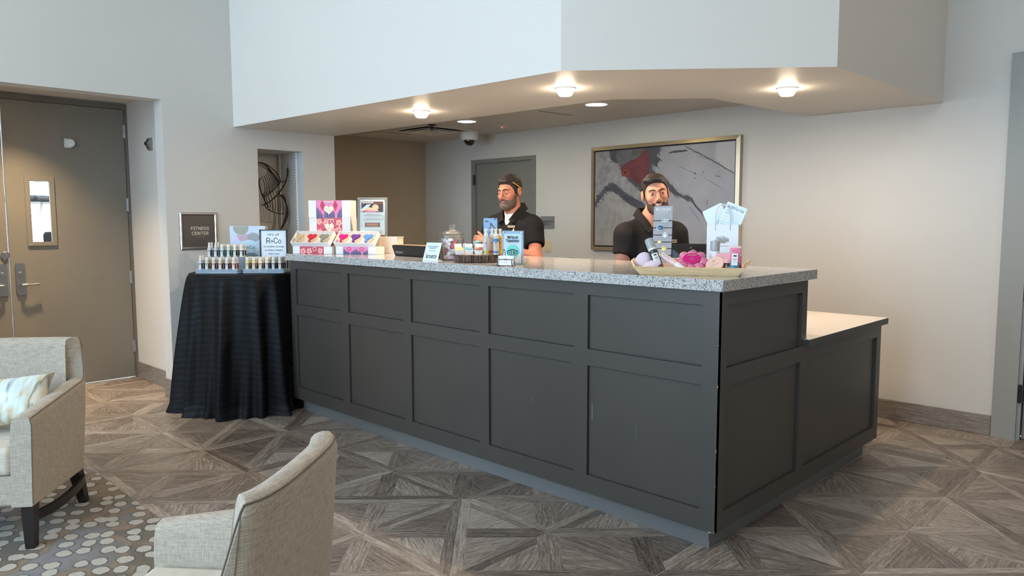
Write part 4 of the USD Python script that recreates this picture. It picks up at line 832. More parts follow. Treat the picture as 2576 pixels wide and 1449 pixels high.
for k in range(3):
    a, b = np.array(tr[k]), np.array(tr[(k + 1) % 3])
    for q in np.linspace(0, 1, 9)[:-1]: p_ = a + (b - a) * q; bl.append(sphere(.0028, (p_[0], -.0025, p_[1]), sub=1))
for q in np.linspace(0, 1, 6): bl.append(sphere(.0022, (.004 + .012 * math.sin(q * 6), -.0025, .135 + .025 * q), sub=1))
obj('pendant', bl, 'necklace', nc); obj('lettering', [text('T&F', .009, (-.022, -.0008, .190), XH, ZH), text('IN', .009, (.028, -.0008, .203), XH, ZH)], 'ink_navy', nc)
# sign about travel reviews, card rack
mat('mint', (104, 208, 190), .45); mat('owl_dark', (30, 60, 70), .45); mat('navy', (30, 44, 74), .5); mat('rim_blue', (150, 178, 220), .3); mat('tan_print', (226, 204, 188), .5)
ta = thing('review_sign', "clear stand with a We're on Tripadvisor sheet at the counter's edge", 'display sign', (-2.905, 2.962, CT), 16)
obj('acrylic', [box(-.069, .069, 0, .003, .0, .190), box(-.069, .069, -.0045, -.002, .0, .190), box(-.069, .069, .003, .05, 0, .003)], 'clear', ta)
obj('backing', box(-.064, .064, -.0012, 0, .008, .185), 'rim_blue', ta)
st_ = obj('sheet', box(-.055, .055, -.0018, -.0012, .010, .172), 'paper', ta)
for x in (-.058, .058): obj('screw', T(cyl(.004, 0, .004, 12), (x, -.0042, .179), rx=90), 'steel', ta)
obj('lettering', [text("We're on", .0155, (0, -.0052, .145), XH, ZH, bold=True, width=.068), text('Tripadvisor', .0155, (0, -.0052, .126), XH, ZH, bold=True, width=.084)], 'navy', st_)
face(sg.box(-.055, .010, .055, .062), -.0046, 'tan_print', 'lower_print', st_)
ol = face(sg.Point(0, .070).buffer(.040, 24), -.0050, 'mint', 'owl_logo', st_, .0004)
hd = sg.Point(0, .052).buffer(.036, 24).intersection(sg.box(-.05, .060, .05, .2)).difference(sg.Point(0, .046).buffer(.036, 24))
obj('owl_print', [frame(prism(q, 0, .0004), (0, -.0056, 0), XH, ZH, NF) for q in (hd, sg.Point(-.017, .066).buffer(.0145).difference(sg.Point(-.017, .066).buffer(.0105)), sg.Point(.017, .066).buffer(.0145).difference(sg.Point(.017, .066).buffer(.0105)), sg.Point(-.017, .066).buffer(.005), sg.Point(.017, .066).buffer(.005), sg.Polygon([(-.005, .055), (.005, .055), (0, .046)]), sg.Polygon([(-.034, .078), (-.024, .082), (-.030, .070)]), sg.Polygon([(.034, .078), (.024, .082), (.030, .070)]))], 'owl_dark', ol)
mat('bronze', (92, 74, 58), .4, metallic=.6)
ch = thing('card_rack', 'small bronze wire card rack in front of the review sign', 'card holder', (-2.825, 2.832, CT), 24)
Wt = .0021
obj('front_wire', tube(smoothpath([(-.048, .03, .003), (-.048, -.012, .003), (-.047, -.016, .006), (-.047, -.018, .034), (-.044, -.018, .038), (.034, -.018, .038), (.037, -.018, .034), (.037, -.016, .006), (.038, -.012, .003), (.038, .03, .003)], 60), Wt, 6), 'bronze', ch)
for x in (-.032, .020): obj('back_wire', tube(smoothpath([(x - .012, -.01, .002), (x - .012, .03, .003), (x - .011, .036, .02), (x - .006, .042, .078), (x, .043, .088), (x + .006, .042, .078), (x + .012, .036, .02), (x + .013, .03, .003), (x + .013, -.01, .002)], 44), Wt, 6), 'bronze', ch)
for k in range(5):
    c_ = thing('business_card', 'printed cream business card at the front of the wire rack' if k == 0 else 'cream business card behind the printed one in the wire rack', 'card', loc2((-2.825, 2.832, CT), 24, -.004, -.011 + .004 * k, .0062), 24, 'business cards in the rack' if k else None)
    obj('card', T(box(-.044, .044, 0, .0006, 0, .051), rx=-12), 'tan_print' if 0 else 'paper', c_)
    if k == 0: obj('print', [T(q, (0, -.0004, 0), rx=-12) for q in [box(-.014, .014, -.0003, 0, .012, .013), box(-.020, .020, -.0003, 0, .016, .0168)] + [tube([(0, -.0002, .026), (.016 * math.cos(a), -.0002, .026 + .014 * math.sin(a))], .0004, 4) for a in np.linspace(.3, 2.84, 9)]], 'card_pink', c_)
# ================================================================ bamboo tray with spa gifts at the right end
wood('bamboo', (196, 160, 116), (222, 190, 144), (238, 212, 172), rough=.45, coord='object', su=6, sv=90)
ty0, RT = (-1.822, 3.035, CT), 27
tr_ = thing('bamboo_tray', 'long pale bamboo tray with raised end handles holding spa gifts', 'tray', ty0, RT)
bw, bd_, tw, td, hh = .213, .138, .243, .152, .034
obj('base', box(-bw, bw, -bd_, bd_, 0, .008), 'bamboo', tr_)
def wallq(a, b, c, d_, t_=.008):
    a, b, c, d_ = map(np.array, (a, b, c, d_)); n = np.cross(b - a, d_ - a); n = n / np.linalg.norm(n) * t_
    return hull([a, b, c, d_, a + n, b + n, c + n, d_ + n])
obj('long_side', wallq((-bw, -bd_, 0), (bw, -bd_, 0), (tw, -td, hh), (-tw, -td, hh), -.008), 'bamboo', tr_)
obj('long_side', wallq((-bw, bd_, 0), (bw, bd_, 0), (tw, td, hh), (-tw, td, hh), .008), 'bamboo', tr_)
for s in (-1, 1):
    L_ = math.hypot(tw - bw, hh)
    pr = sg.Polygon([(-bd_, 0), (bd_, 0), (td, L_)] + [(td * .80 * math.cos(q), L_ + .038 * math.sin(q) ** .7) for q in np.linspace(.12, PI - .12, 14)] + [(-td, L_)])
    hole = sg.LineString([(-.035, L_ + .012), (.035, L_ + .012)]).buffer(.011)
    obj('end_panel', frame(prism(pr.difference(hole), -.009, 0), (s * bw, 0, 0), (0, s, 0), ((tw - bw) * s / L_, 0, hh / L_)), 'bamboo', tr_)
def tl(x, y, z=.0085): return loc2(ty0, RT, x, y, z)
mat('plush', (226, 206, 216), .9, bump=.6, bscale=120, sheen_weight=.4)
sp = thing('bath_sponge', 'pale lilac plush petal sponge at the left end of the tray', 'sponge', tl(-.203, -.066), RT)
obj('petal', T(sphere(.044, s=(.85, .5, 1.05), sub=3), (-.006, -.005, .046), ry=24), 'plush', sp, smooth=True)
obj('petal', T(sphere(.042, s=(1.1, .55, .6), sub=3), (.04, -.04, .030), ry=-14), 'plush', sp, smooth=True)
obj('petal', T(sphere(.042, s=(.8, .6, .9), sub=3), (.045, .02, .046), ry=-8), 'plush', sp, smooth=True)
def lean_thing(name, label, cat, base, dirn):   # a thing whose own axis points along dirn
    d_ = np.array(dirn, float); d_ /= np.linalg.norm(d_); a = np.cross((0, 1, 0), d_); a /= np.linalg.norm(a); b = np.cross(d_, a)
    return thing(name, label, cat, base, RT), lambda m: frame(m, (0, 0, 0), a, b, d_)
mat('can_dark', (52, 54, 54), .3); mat('can_floral', (120, 70, 90), .4, var=.7, vscale=60); mat('grey_cap', (186, 190, 188), .25, transmission_weight=.25)
t, Q = lean_thing('foam_bottle', 'dark foam bottle with clear cap and white label leaning in the tray', 'bottle', tl(-.128, -.105, .0225), (-.42, .26, 1))
obj('body', Q(lathe([(0, -.004), (.020, -.004), (.0215, 0), (.0215, .090), (.018, .094)], 28)), 'can_dark', t, smooth=40)
obj('floral_band', Q(lathe([(.0218, .004), (.0218, .036)], 28, False)), 'can_floral', t, smooth=40); obj('foot', Q(cyl(.0218, -.006, .003, 28)), 'cap_white', t)
obj('collar', Q(cyl(.020, .094, .106, 28, c=.001)), 'cap_white', t); obj('cap', Q(lathe([(.0205, .106), (.0205, .146), (.0185, .152), (0, .153)], 28)), 'grey_cap', t, smooth=40)
ang = np.linspace(-.7, .7, 8) - PI / 2 + .25
lb = obj('label', Q(prism(sg.Polygon([(.0219 * math.cos(x), .0219 * math.sin(x)) for x in ang] + [(.0224 * math.cos(x), .0224 * math.sin(x)) for x in ang[::-1]]), .030, .076)), 'label_white', t)
obj('print', [Q(T(box(-w, w, -.0232, -.0224, z, z + h), rz=14)) for w, z, h in ((.006, .064, .006), (.009, .055, .001), (.009, .051, .001), (.007, .047, .001), (.006, .040, .0008))], 'ink', lb)
mat('tube_pink', (240, 206, 200), .35); mat('tube_white', (238, 236, 234), .3)
t, Q = lean_thing('perfume_roller', 'long pale pink and white tube lying across the tray front', 'tube', tl(-.010, -.118, .0195), (-.90, .28, .55))
obj('body', Q(cyl(.0130, -.012, .060, 24, c=.002)), 'tube_white', t, smooth=40); obj('sleeve', Q(cyl(.0136, .060, .135, 24, c=.002)), 'tube_pink', t, smooth=40)
obj('lettering', [Q(tube(smoothpath([(.002 + dx, -.0140, z) for dx, z in ((0, .128), (.004, .124), (-.003, .120), (.004, .114), (-.002, .110), (.004, .104), (-.002, .098), (.004, .094), (-.002, .088), (.003, .084))], 50), .0004, 4))], 'ink_grey', t)
mat('mesh_gold', (214, 190, 150), .5); mat('cream', (238, 228, 210), .5)
t = thing('gift_card_holder', 'cream card with scalloped gold edge standing at the tray back', 'card', tl(-.04, .055), RT)
obj('card', T(box(-.075, .085, 0, .003, 0, .060), rx=-14), 'cream', t)
ed = sg.unary_union if False else so.unary_union
obj('gold_edge', T(frame(prism(ed([sg.Point(x, .058).buffer(.012) for x in np.arange(-.07, .086, .018)] + [sg.box(-.075, .052, .085, .060)]).intersection(sg.box(-.08, .03, .09, .061)), 0, .001), (0, 0, 0), XH, ZH, NF), rx=-14), 'mesh_gold', t)
obj('print', [T(box(.0, .06, -.0012, 0, z, z + .0015), rx=-14) for z in (.022, .027)], 'print_grey', t)
mat('gel_pink', (226, 130, 162), .12, subsurface_weight=.4, subsurface_radius=(.02, .008, .008), coat_weight=.6); mat('hot_pink', (216, 20, 120), .35)
t = thing('flower_sponge', 'shiny pink flower-shaped bath sponge with magenta disc in the tray', 'sponge', tl(.010, -.050, .056), RT)
fl = lambda m: T(m, rx=42)
obj('petals', [fl(T(sphere(.024, s=(1.15, .95, .9), sub=3), (.047 * math.cos(a), .047 * math.sin(a), 0), rz=math.degrees(a))) for a in np.arange(8) * PI / 4] + [fl(T(sphere(.046, s=(1, 1, .48), sub=3), (0, 0, 0)))], 'gel_pink', t, smooth=True)
dsk = obj('disc', fl(T(cyl(.036, .021, .0245, 40, c=.001), s=(1.12, .9, 1))), 'hot_pink', t)
obj('disc_print', [fl(text('spongelle', .006, (0, .017, .0246), XH, (0, 1, 0), bold=True)), fl(T(prism(sg.Point(0, -.004).buffer(.008, 12).difference(sg.Point(0, -.004).buffer(.0068, 12)), .0246, .0250)))], 'gold_ink', dsk)
obj('ribbon', tube(smoothpath([(-.012, .03, .045), (.0, .04, .066), (.014, .045, .060), (.03, .045, .058), (.045, .05, .044)], 24), .0045, 6), 'black_plastic', t)
mat('tin_peach', (240, 196, 176), .4); mat('tin_pink', (228, 176, 190), .4); mat('rose_plum', (170, 50, 96), .45); mat('leaf', (70, 92, 72), .5)
t = thing('round_tin', 'round peach tin with rose decoration tipped on its edge in the tray', 'tin', tl(.116, -.078, .042), RT)
tq = lambda m: T(m, rx=48, ry=-26)
obj('side', tq(cyl(.040, -.032, .006, 40, c=.002)), 'tin_pink', t, smooth=40); ld = obj('lid', tq(cyl(.0412, .006, .014, 40, c=.001)), 'tin_peach', t, smooth=40)
obj('lid_print', [tq(box(-.022, .022, -.006, -.003, .0141, .0146))] + [tq(tube([(0, .012, .0143), (.012 * math.cos(a), .012 + .012 * math.sin(a), .0143)], .0005, 4)) for a in np.linspace(.2, 2.94, 9)], 'gold_ink', ld)
for a0 in (-50, 10, 70, 200, 300):
    for R_f, m_ in ((.014, 'rose_plum'), (.010, 'rose_red'), (.006, 'rose_plum')):
        obj('rose', tq(T(frame(prism(sg.Polygon([(R_f * (1 + .15 * math.cos(5 * q)) * math.cos(q), R_f * (1 + .15 * math.cos(5 * q)) * math.sin(q)) for q in np.linspace(0, 2 * PI, 20)[:-1]]), 0, .0016 - R_f * .06), (.0397, 0, -.013), (0, 1, 0), ZH), rz=a0)), m_, t)
    obj('leaf', tq(T(frame(prism(sg.Point(0, 0).buffer(.006, 4), 0, .0004), (.0402, .016, -.018), (0, 1, 0), ZH), rz=a0)), 'leaf', t)
mat('jar_brown', (76, 46, 34), .25); mat('lid_pink', (236, 168, 172), .4)
t = thing('cream_jar', 'brown jar with pink lid and gold label in the tray', 'jar', tl(.168, -.082), RT)
obj('jar', cyl(.019, 0, .046, 28, c=.003), 'jar_brown', t, smooth=40); obj('lid', cyl(.0205, .0465, .066, 28, c=.002), 'lid_pink', t, smooth=40); obj('lettering', [tube(smoothpath([(-.009, -.0195, .026), (-.005, -.0195, .034), (-.002, -.0195, .026), (.002, -.0195, .032), (.006, -.0195, .026), (.009, -.0195, .031)], 24), .0008, 4), box(-.009, .009, -.0198, -.0188, .012, .017)], 'gold_label', t)
mat('tube_art', (120, 130, 190), .35, var=.3, vscale=60); mat('tube_rose', (232, 130, 160), .35, var=.2, vscale=50); mat('tube_teal', (70, 130, 160), .35, var=.5, vscale=70)
t, Q = lean_thing('cream_tube', 'standing cream tube in pink and teal with a white label', 'tube', tl(.196, -.098), (.04, .16, 1))
rr = lambda z: .019 * (1 - max(0, z - .03) / .2)
def tsec(z0, z1, n=6): return loft([np.array([(.021 * (1 + .15 * (z / .12)) * math.cos(a), .018 * (1 - .93 * max(0, (z - .025) / .10)) * math.sin(a), z) for a in np.linspace(0, 2 * PI, 24, endpoint=False)]) for z in np.linspace(z0, z1, n)])
obj('cap', Q(cyl(.017, 0, .014, 24, c=.001)), 'cap_white', t); obj('lower_print', Q(tsec(.0145, .05)), 'tube_teal', t, smooth=40); obj('upper_print', Q(tsec(.0502, .115)), 'tube_rose', t, smooth=40)
obj('crimp', Q(tsec(.1152, .124, 3)), 'tube_pink', t)
lb = obj('label', Q(T(box(-.013, .013, -.001, 0, .034, .088), (0, -.0205, .002), rx=-7)), 'label_white', t)
obj('print', [Q(T(box(-w, w, -.0016, -.001, z, z + h), (0, -.0205, .002), rx=-7)) for w, z, h in ((.007, .074, .006), (.009, .064, .001), (.009, .059, .001), (.007, .054, .001), (.009, .046, .0008))], 'ink', lb)
t = thing('rose_box', 'tall pink box printed with dark red roses at the right of the tray', 'box', tl(.205, -.040), RT + 4)
obj('body', box(-.02, .022, -.018, .018, 0, .078, .001), 'lid_pink', t)
for x, z, m_ in ((-.004, .018, 'rose_deep'), (.012, .030, 'rose_plum'), (.008, .010, 'rose_red')): face(sg.Point(x, z).buffer(.010, 6), -.0182, m_, 'rose', t)
obj('ribbon_bow', [T(sphere(.006, s=(1.4, .5, .8), sub=2), (x, -.020, .062), ry=a) for x, a in ((-.006, 30), (.006, -30))], 'black_plastic', t)
t = thing('rose_carton', 'low pink carton behind the brown jar', 'box', tl(.150, -.025), RT - 6); obj('body', box(-.03, .03, -.02, .02, 0, .088, .001), 'lid_pink', t); obj('band', box(-.0302, .0302, -.0202, .0202, .06, .070), 'tube_pink', t)
t = thing('mist_bottle', 'pale blue mist bottle with clear cap at the tray back', 'bottle', tl(.108, .030), RT)
obj('body', lathe([(0, 0), (.022, 0), (.0235, .003), (.0235, .088), (.020, .094), (.017, .096)], 28), 'card_white', t, smooth=40); obj('cap', lathe([(.018, .096), (.0215, .098), (.0215, .138), (.019, .142), (0, .143)], 28), 'grey_cap', t, smooth=40)
obj('pump', cyl(.008, .1435, .150, 14), 'cap_white', t)

# bracelet display
mat('grey_card', (168, 166, 168), .4, var=.12, vscale=12); mat('silver', (206, 208, 210), .22, metallic=1.0); mat('gold', (222, 186, 110), .25, metallic=1.0); mat('blue_stone', (70, 112, 140), .2, var=.2, vscale=60); mat('cord', (16, 16, 18), .7)
bpos = (-2.062, 3.160, CT)
br = thing('bracelet_display', 'tall grey bracelet display card in an acrylic stand behind the tray', 'display card', bpos, 26)
lb2 = leaned(br, 10)
cardp = sg.box(-.046, 0, .046, .322).buffer(-.008).buffer(.008)
obj('acrylic', [lb2(frame(prism(cardp.buffer(.002), 0, .003), (0, .004, 0), XH, ZH, NF)), box(-.044, .044, .0, .07, 0, .003)], 'clear', br)
cd = obj('card', lb2(frame(prism(cardp, 0, .0012), (0, .0008, 0), XH, ZH, NF)), 'grey_card', br)
mat('white_print', (240, 240, 242), .5)
obj('lettering', [lb2(text("L'DUEX", .014, (.011, -.0004, .298), XH, ZH, bold=True, width=.054)), lb2(text('HAIR TIE & BRACELET', .0055, (.0, -.0004, .286), XH, ZH, width=.050)), lb2(frame(prism(sg.Point(-.030, .305).buffer(.0075, 8).difference(sg.Point(-.030, .305).buffer(.0055, 8)), 0, .0006), (0, -.0004, 0), XH, ZH, NF)), lb2(frame(prism(sg.box(-.034, .3025, -.026, .3075), 0, .0006), (0, -.0004, 0), XH, ZH, NF))], 'white_print', cd)
def brk(label, z, x, m, shape):
    t = thing('bracelet', label, 'bracelet', bpos, 26, 'bracelets on the display card')
    obj('cord', [lb2(tube([(-.048, -.0020, z), (x - .012, -.0028, z)], .0016, 6)), lb2(tube([(x + .012, -.0028, z), (.048, -.0020, z)], .0016, 6)), lb2(tube([(-.048, -.0020, z), (-.0482, .006, z), (.0482, .006, z), (.048, -.0020, z)], .0014, 5))], 'cord', t)
    obj('charm', [lb2(frame(prism(q, 0, .0016), (x, -.0028, z), XH, ZH, NF)) for q in shape], m, t); return t
def fan(n, R, w): return [so.unary_union([sg.LineString([(0, -.004), (R * math.cos(a), R * math.sin(a))]).buffer(w) for a in np.linspace(0, 2 * PI, n, endpoint=False)] + [sg.Point(R * .9 * math.cos(a), R * .9 * math.sin(a)).buffer(w * 1.5) for a in np.linspace(0, 2 * PI, n, endpoint=False)])]
el = lambda a, b, w: sa.scale(sg.Point(0, 0).buffer(1, 16), a, b).difference(sa.scale(sg.Point(0, 0).buffer(1, 16), a - w, b - w))
brk('bracelet with a silver openwork leaf, topmost on the display', .247, .012, 'silver', [sa.rotate(el(.019, .009, .002), 14), sa.rotate(el(.011, .005, .0016), -20), sg.LineString([(-.018, -.006), (.016, .005)]).buffer(.0011)])
b2 = brk('bracelet with a blue oval stone, second on the display', .211, -.011, 'silver', [el(.019, .0145, .0015)]); obj('stone', lb2(T(sphere(1, s=(.0175, .004, .013), sub=3), (-.011, -.0038, .211))), 'blue_stone', b2, smooth=True)
brk('bracelet with a silver round leaf charm, third on the display', .174, .013, 'silver', fan(11, .0145, .0011) + [sg.LineString([(0, -.013), (0, .012)]).buffer(.0013)])
brk('bracelet with a small gold sun charm, fourth on the display', .139, -.013, 'gold', [so.unary_union([sg.Polygon([(.0055 * math.cos(a - .25), .0055 * math.sin(a - .25)), (.0115 * math.cos(a), .0115 * math.sin(a)), (.0055 * math.cos(a + .25), .0055 * math.sin(a + .25))]) for a in np.linspace(0, 2 * PI, 12, endpoint=False)] + [sg.Point(0, 0).buffer(.006)]).difference(sg.Point(0, 0).buffer(.0022))])
brk('bracelet with a round gold leaf charm, fifth on the display', .106, .010, 'gold', fan(11, .0145, .0011) + [sg.LineString([(0, -.013), (0, .012)]).buffer(.0013)])
brk('bracelet with a gold heart charm, lowest on the display', .072, -.015, 'gold', [heart(.0105)])

# gift bag with two cards
mat('shell_grey', (176, 172, 162), .5); mat('bag_white', (230, 234, 238), .45); mat('bag_side', (226, 206, 176), .5); mat('cord_white', (222, 226, 230), .5)
GB, RG = (-1.850, 3.400, CT), 16
gb = thing('gift_bag', 'white paper gift bag printed The Spa with cord handles behind the tray', 'gift bag', GB, RG)
Wb, Db, Hb = .077, .047, .225
obj('front_panel', box(-Wb, Wb, -Db, -Db + .001, 0, Hb), 'bag_white', gb); obj('back_panel', box(-Wb, Wb, Db - .001, Db, 0, Hb), 'bag_white', gb)
for s in (-1, 1): obj('side_gusset', [hull([(s * Wb, y0, z) for z in (0, Hb) for y0 in (-Db + .001,)] + [(s * (Wb - .001), -Db + .001, z) for z in (0, Hb)] + [(s * (Wb - .004), 0, z) for z in (.04, Hb)]), hull([(s * Wb, Db - .001, z) for z in (0, Hb)] + [(s * (Wb - .001), Db - .001, z) for z in (0, Hb)] + [(s * (Wb - .004), 0, z) for z in (.04, Hb)]), hull([(s * (Wb - k), y, 0) for k in (0, .002) for y in (-Db + .001, Db - .001)] + [(s * (Wb - .004), 0, .04)])], 'bag_side', gb)
obj('bottom', box(-Wb + .001, Wb - .001, -Db + .001, Db - .001, 0, .001), 'bag_white', gb)
for y in (-Db - .002, Db - .0065): obj('handle', tube(smoothpath([(-.036, y, Hb - .03), (-.036, y, Hb + .02), (-.032, y, Hb + .062), (-.014, y, Hb + .094), (.012, y, Hb + .095), (.031, y, Hb + .064), (.036, y, Hb + .02), (.036, y, Hb - .03)], 40), .0026, 8), 'cord_white', gb, smooth=True)
pr_ = [frame(prism(sg.Point(x, z).buffer(.003, 8), 0, .001), (0, -Db, 0), XH, ZH, NF) for x in (-.036, .036) for z in (Hb - .006,)]
obj('lettering', [text('The Spa', .020, (0, -Db - .0015, .142), XH, ZH, width=.062), box(-.032, .032, -Db - .001, -Db - .0003, .117, .1195)], 'print_grey', gb)
obj('shell_print', [tube([(.006 * math.cos(a), -Db - .0006, .128 + .006 * math.sin(a)), (.036 * math.cos(a), -Db - .0006, .128 + (.044 * math.sin(a)) * .95)], .0006, 4) for a in np.linspace(.25, 2.9, 21)], 'shell_grey', gb)
def gcard(label, x, y, z, rot, first):
    t = thing('gift_card', label, 'card', loc2(GB, RG, 0, 0, 0), RG, 'gift cards in the paper bag'); q = lambda m: T(m, (x, y, z), ry=rot)
    cp_ = sg.box(-.052, -.082, .052, .082).buffer(-.006).buffer(.006)
    c = obj('card', q(frame(prism(cp_, 0, .0012), (0, 0, 0), XH, ZH, NF)), 'card_white', t)
    if first:
        obj('lettering', q(text('A Gift For You', .014, (0, -.0014, .055), XH, ZH, width=.082)), 'ink_grey', c)
        obj('form_lines', [q(box(-.04, .04, -.0018, -.0012, zz, zz + .0007)) for zz in (.036, .024, .012, .0)] + [q(frame(prism(sg.box(-.042, -.058, .036, -.014).difference(sg.box(-.0412, -.0572, .0352, -.0148)), 0, .0004), (0, -.0012, 0), XH, ZH, NF))] + [q(box(-.036, -.012, -.0018, -.0012, zz, zz + .002)) for zz in (-.030, -.042)] + [q(box(-.042, -.02, -.0018, -.0012, zz, zz + .002)) for zz in (.040, .028)], 'print_grey', c, kind='stuff')
    else: obj('shell_print', [q(tube([(0, -.0014, -.02), (.026 * math.cos(a), -.0014, -.02 + .032 * math.sin(a))], .0005, 4)) for a in np.linspace(.3, 2.85, 12)], 'print_grey', c)
gcard('white card reading A Gift For You tilted right in the gift bag', .036, -.030, .243, 22, True)
gcard('white card with shell print tilted left in the gift bag', -.030, -.010, .236, -26, False)

# ================================================================ behind the counter
mn = thing('computer_monitor', 'black computer monitor seen from behind at the right of the counter', 'monitor', (-2.325, 3.975, .852), 36)
obj('screen', box(-.19, .19, 0, .022, .12, .452, .004), 'black_plastic', mn); obj('back_cover', hull([(x * s, y, z) for x in (-1, 1) for s, y, z in ((.16, -.001, .16), (.16, -.001, .42), (.11, -.028, .20), (.11, -.028, .38))]), 'black_plastic', mn)
obj('stand', [box(-.03, .03, -.035, -.018, .01, .30, .002), box(-.10, .10, -.09, .07, 0, .012, .003)], 'black_plastic', mn); obj('indicator', box(-.184, -.176, -.0025, 0, .440, .448), 'hot_pink', mn)
obj('badge', box(.09, .155, -.003, 0, .443, .4515), 'print_grey', mn)
for i, (x0, x1) in enumerate(((-4.506, -4.362), (-4.352, -4.205))):
    t = thing('framed_notice', ('left', 'right')[i] + ' black-edged framed notice low on the wall under the picture', 'notice', group='framed notices under the picture')
    obj('frame', frame(prism(sg.box(x0, .86, x1, 1.062).difference(sg.box(x0 + .006, .866, x1 - .006, 1.056)), 0, .015), (0, BY, 0), XH, ZH, NF), 'frame_black', t); s_ = obj('sheet', box(x0 + .005, x1 - .005, BY - .008, BY - .001, .865, 1.057), 'paper', t)
    obj('print', [frame(prism(q, 0, .0005), (0, BY - .008, 0), XH, ZH, NF) for q in ([sa.scale(sg.Point(x0 + .05 + k * .014, 1.035).buffer(.009), 1, .8).difference(sa.scale(sg.Point(x0 + .05 + k * .014, 1.035).buffer(.006), 1, .8)) for k in range(3)] if i == 0 else [sg.Point(x0 + .05, 1.024).buffer(.013)]) + [sg.box(x0 + .03, z, x1 - .03, z + .0025) for z in (1.0, .99, .98, .965, .955, .945, .935, .92, .91, .90)]], 'ink', s_)
oc = thing('office_chair', 'black office chair behind the counter, only its back rim showing', 'office chair', (-4.05, 4.55, 0), 150)
obj('backrest', loft([np.array([(x * w, -.22 - .05 * x * x * 4 * .25 + yy, z) for x, yy in [(q, .0) for q in np.linspace(-.5, .5, 12)] + [(q, -.03) for q in np.linspace(.5, -.5, 12)]]) for z, w in ((.55, .38), (.7, .44), (.95, .46), (1.08, .40), (1.13, .30))]), 'black_plastic', oc, smooth=40)
obj('seat', box(-.24, .24, -.22, .24, .45, .53, .03), 'black_plastic', oc); obj('column', [cyl(.03, .12, .45, 16), box(-.03, .03, -.26, -.2, .42, .62)], 'dark_steel', oc)
for k in range(5): obj('foot', [tube([(0, 0, .10), (.28 * math.cos(k * 2 * PI / 5), .28 * math.sin(k * 2 * PI / 5), .07)], .018, 8), sphere(.03, (.28 * math.cos(k * 2 * PI / 5), .28 * math.sin(k * 2 * PI / 5), .03), sub=2)], 'black_plastic', oc)
# ================================================================ the two men behind the counter
def nets(f, lo, hi, h, B=8):
    "surface nets of f<0 on a grid of step h; f is only evaluated near the surface"
    lo, hi = np.array(lo, float), np.array(hi, float); nb = np.ceil((hi - lo) / (h * B)).astype(int); N = nb * B + 1
    bc = np.stack(np.meshgrid(*[(np.arange(n) + .5) * h * B for n in nb], indexing='ij'), -1) + lo
    d = f(bc.reshape(-1, 3)).reshape(nb); act = np.abs(d) < h * B * 1.15
    V = np.full(N, 1.0, np.float32); s = np.where(d < 0, -1.0, 1.0)
    V[:-1, :-1, :-1] = np.repeat(np.repeat(np.repeat(s, B, 0), B, 1), B, 2)
    o = np.stack(np.meshgrid(*[np.arange(B + 1)] * 3, indexing='ij'), -1).reshape(-1, 3)
    idx = np.argwhere(act)
    for c in range(0, len(idx), 400):
        g = (idx[c:c + 400, None, :] * B + o[None]).reshape(-1, 3); V[g[:, 0], g[:, 1], g[:, 2]] = f(lo + g * h)
    S = V < 0; n = np.array(V.shape) - 1
    cs = [S[a:n[0] + a, b:n[1] + b, c:n[2] + c] for a, b, c in np.ndindex(2, 2, 2)]
    m = np.zeros(tuple(n), int)
    for q in cs: m += q
    cell = np.argwhere((m > 0) & (m < 8)); ids = np.full(tuple(n), -1, int); ids[tuple(cell.T)] = np.arange(len(cell))
    P, W = np.zeros((len(cell), 3)), np.zeros(len(cell))
    cor = np.array(list(np.ndindex(2, 2, 2)))
    val = np.stack([V[tuple((cell + k).T)] for k in cor], 1)
    for i in range(8):
        for ax in range(3):
            if cor[i][ax]: continue
            k2 = cor[i].copy(); k2[ax] = 1; j = int(k2 @ (4, 2, 1)); a, b = val[:, i], val[:, j]; w = (a < 0) != (b < 0)
            t = np.where(w, a / np.where(w, a - b, 1), 0); q = cor[i] + np.eye(3)[ax] * t[:, None]; P += q * w[:, None]; W += w
    v = lo + (cell + P / W[:, None]) * h; F = []
    for ax in range(3):
        e = [1, 1, 1]; sl0 = [slice(1, n[k]) for k in range(3)]; sl0[ax] = slice(0, n[ax]); sl1 = list(sl0); sl1[ax] = slice(1, n[ax] + 1)
        a, b = S[tuple(sl0)], S[tuple(sl1)]; u, w = (ax + 1) % 3, (ax + 2) % 3
        E = np.argwhere(a != b); off = np.array([1, 1, 1]); off[ax] = 0; E2 = E + off
        du, dw = np.eye(3, dtype=int)[u], np.eye(3, dtype=int)[w]
        q = np.stack([ids[tuple((E2 - du - dw).T)], ids[tuple((E2 - dw).T)], ids[tuple(E2.T)], ids[tuple((E2 - du).T)]], 1)
        flip = ~a[tuple(E.T)]; q[flip] = q[flip][:, ::-1]; F.append(q[(q >= 0).all(1)])
    F = np.vstack(F); return trimesh.Trimesh(v, np.vstack([F[:, [0, 1, 2]], F[:, [0, 2, 3]]]), process=False)
def seg(p, a, b, r0, r1=None):
    a, b = np.array(a, float), np.array(b, float); r1 = r0 if r1 is None else r1
    ab = b - a; t = np.clip(((p - a) @ ab) / (ab @ ab), 0, 1); return np.linalg.norm(p - a - t[:, None] * ab, axis=1) - (r0 + (r1 - r0) * t)
def ell(p, c, r):
    q = p - np.array(c); r = np.array(r, float); k0 = np.linalg.norm(q / r, axis=1); k1 = np.linalg.norm(q / r ** 2, axis=1) + 1e-9; return k0 * (k0 - 1) / k1
def smin(a, b, k):
    h = np.clip(.5 + .5 * (b - a) / k, 0, 1); return b + (a - b) * h - k * h * (1 - h)
def smax(a, b, k): return -smin(-a, -b, k)
def blend(k, *fs):
    o = fs[0]
    for g in fs[1:]: o = smin(o, g, k)
    return o
def rotm(yaw, pitch, roll):
    return trimesh.transformations.euler_matrix(math.radians(pitch), math.radians(roll), math.radians(yaw), 'sxyz')[:3, :3]
class Man: pass
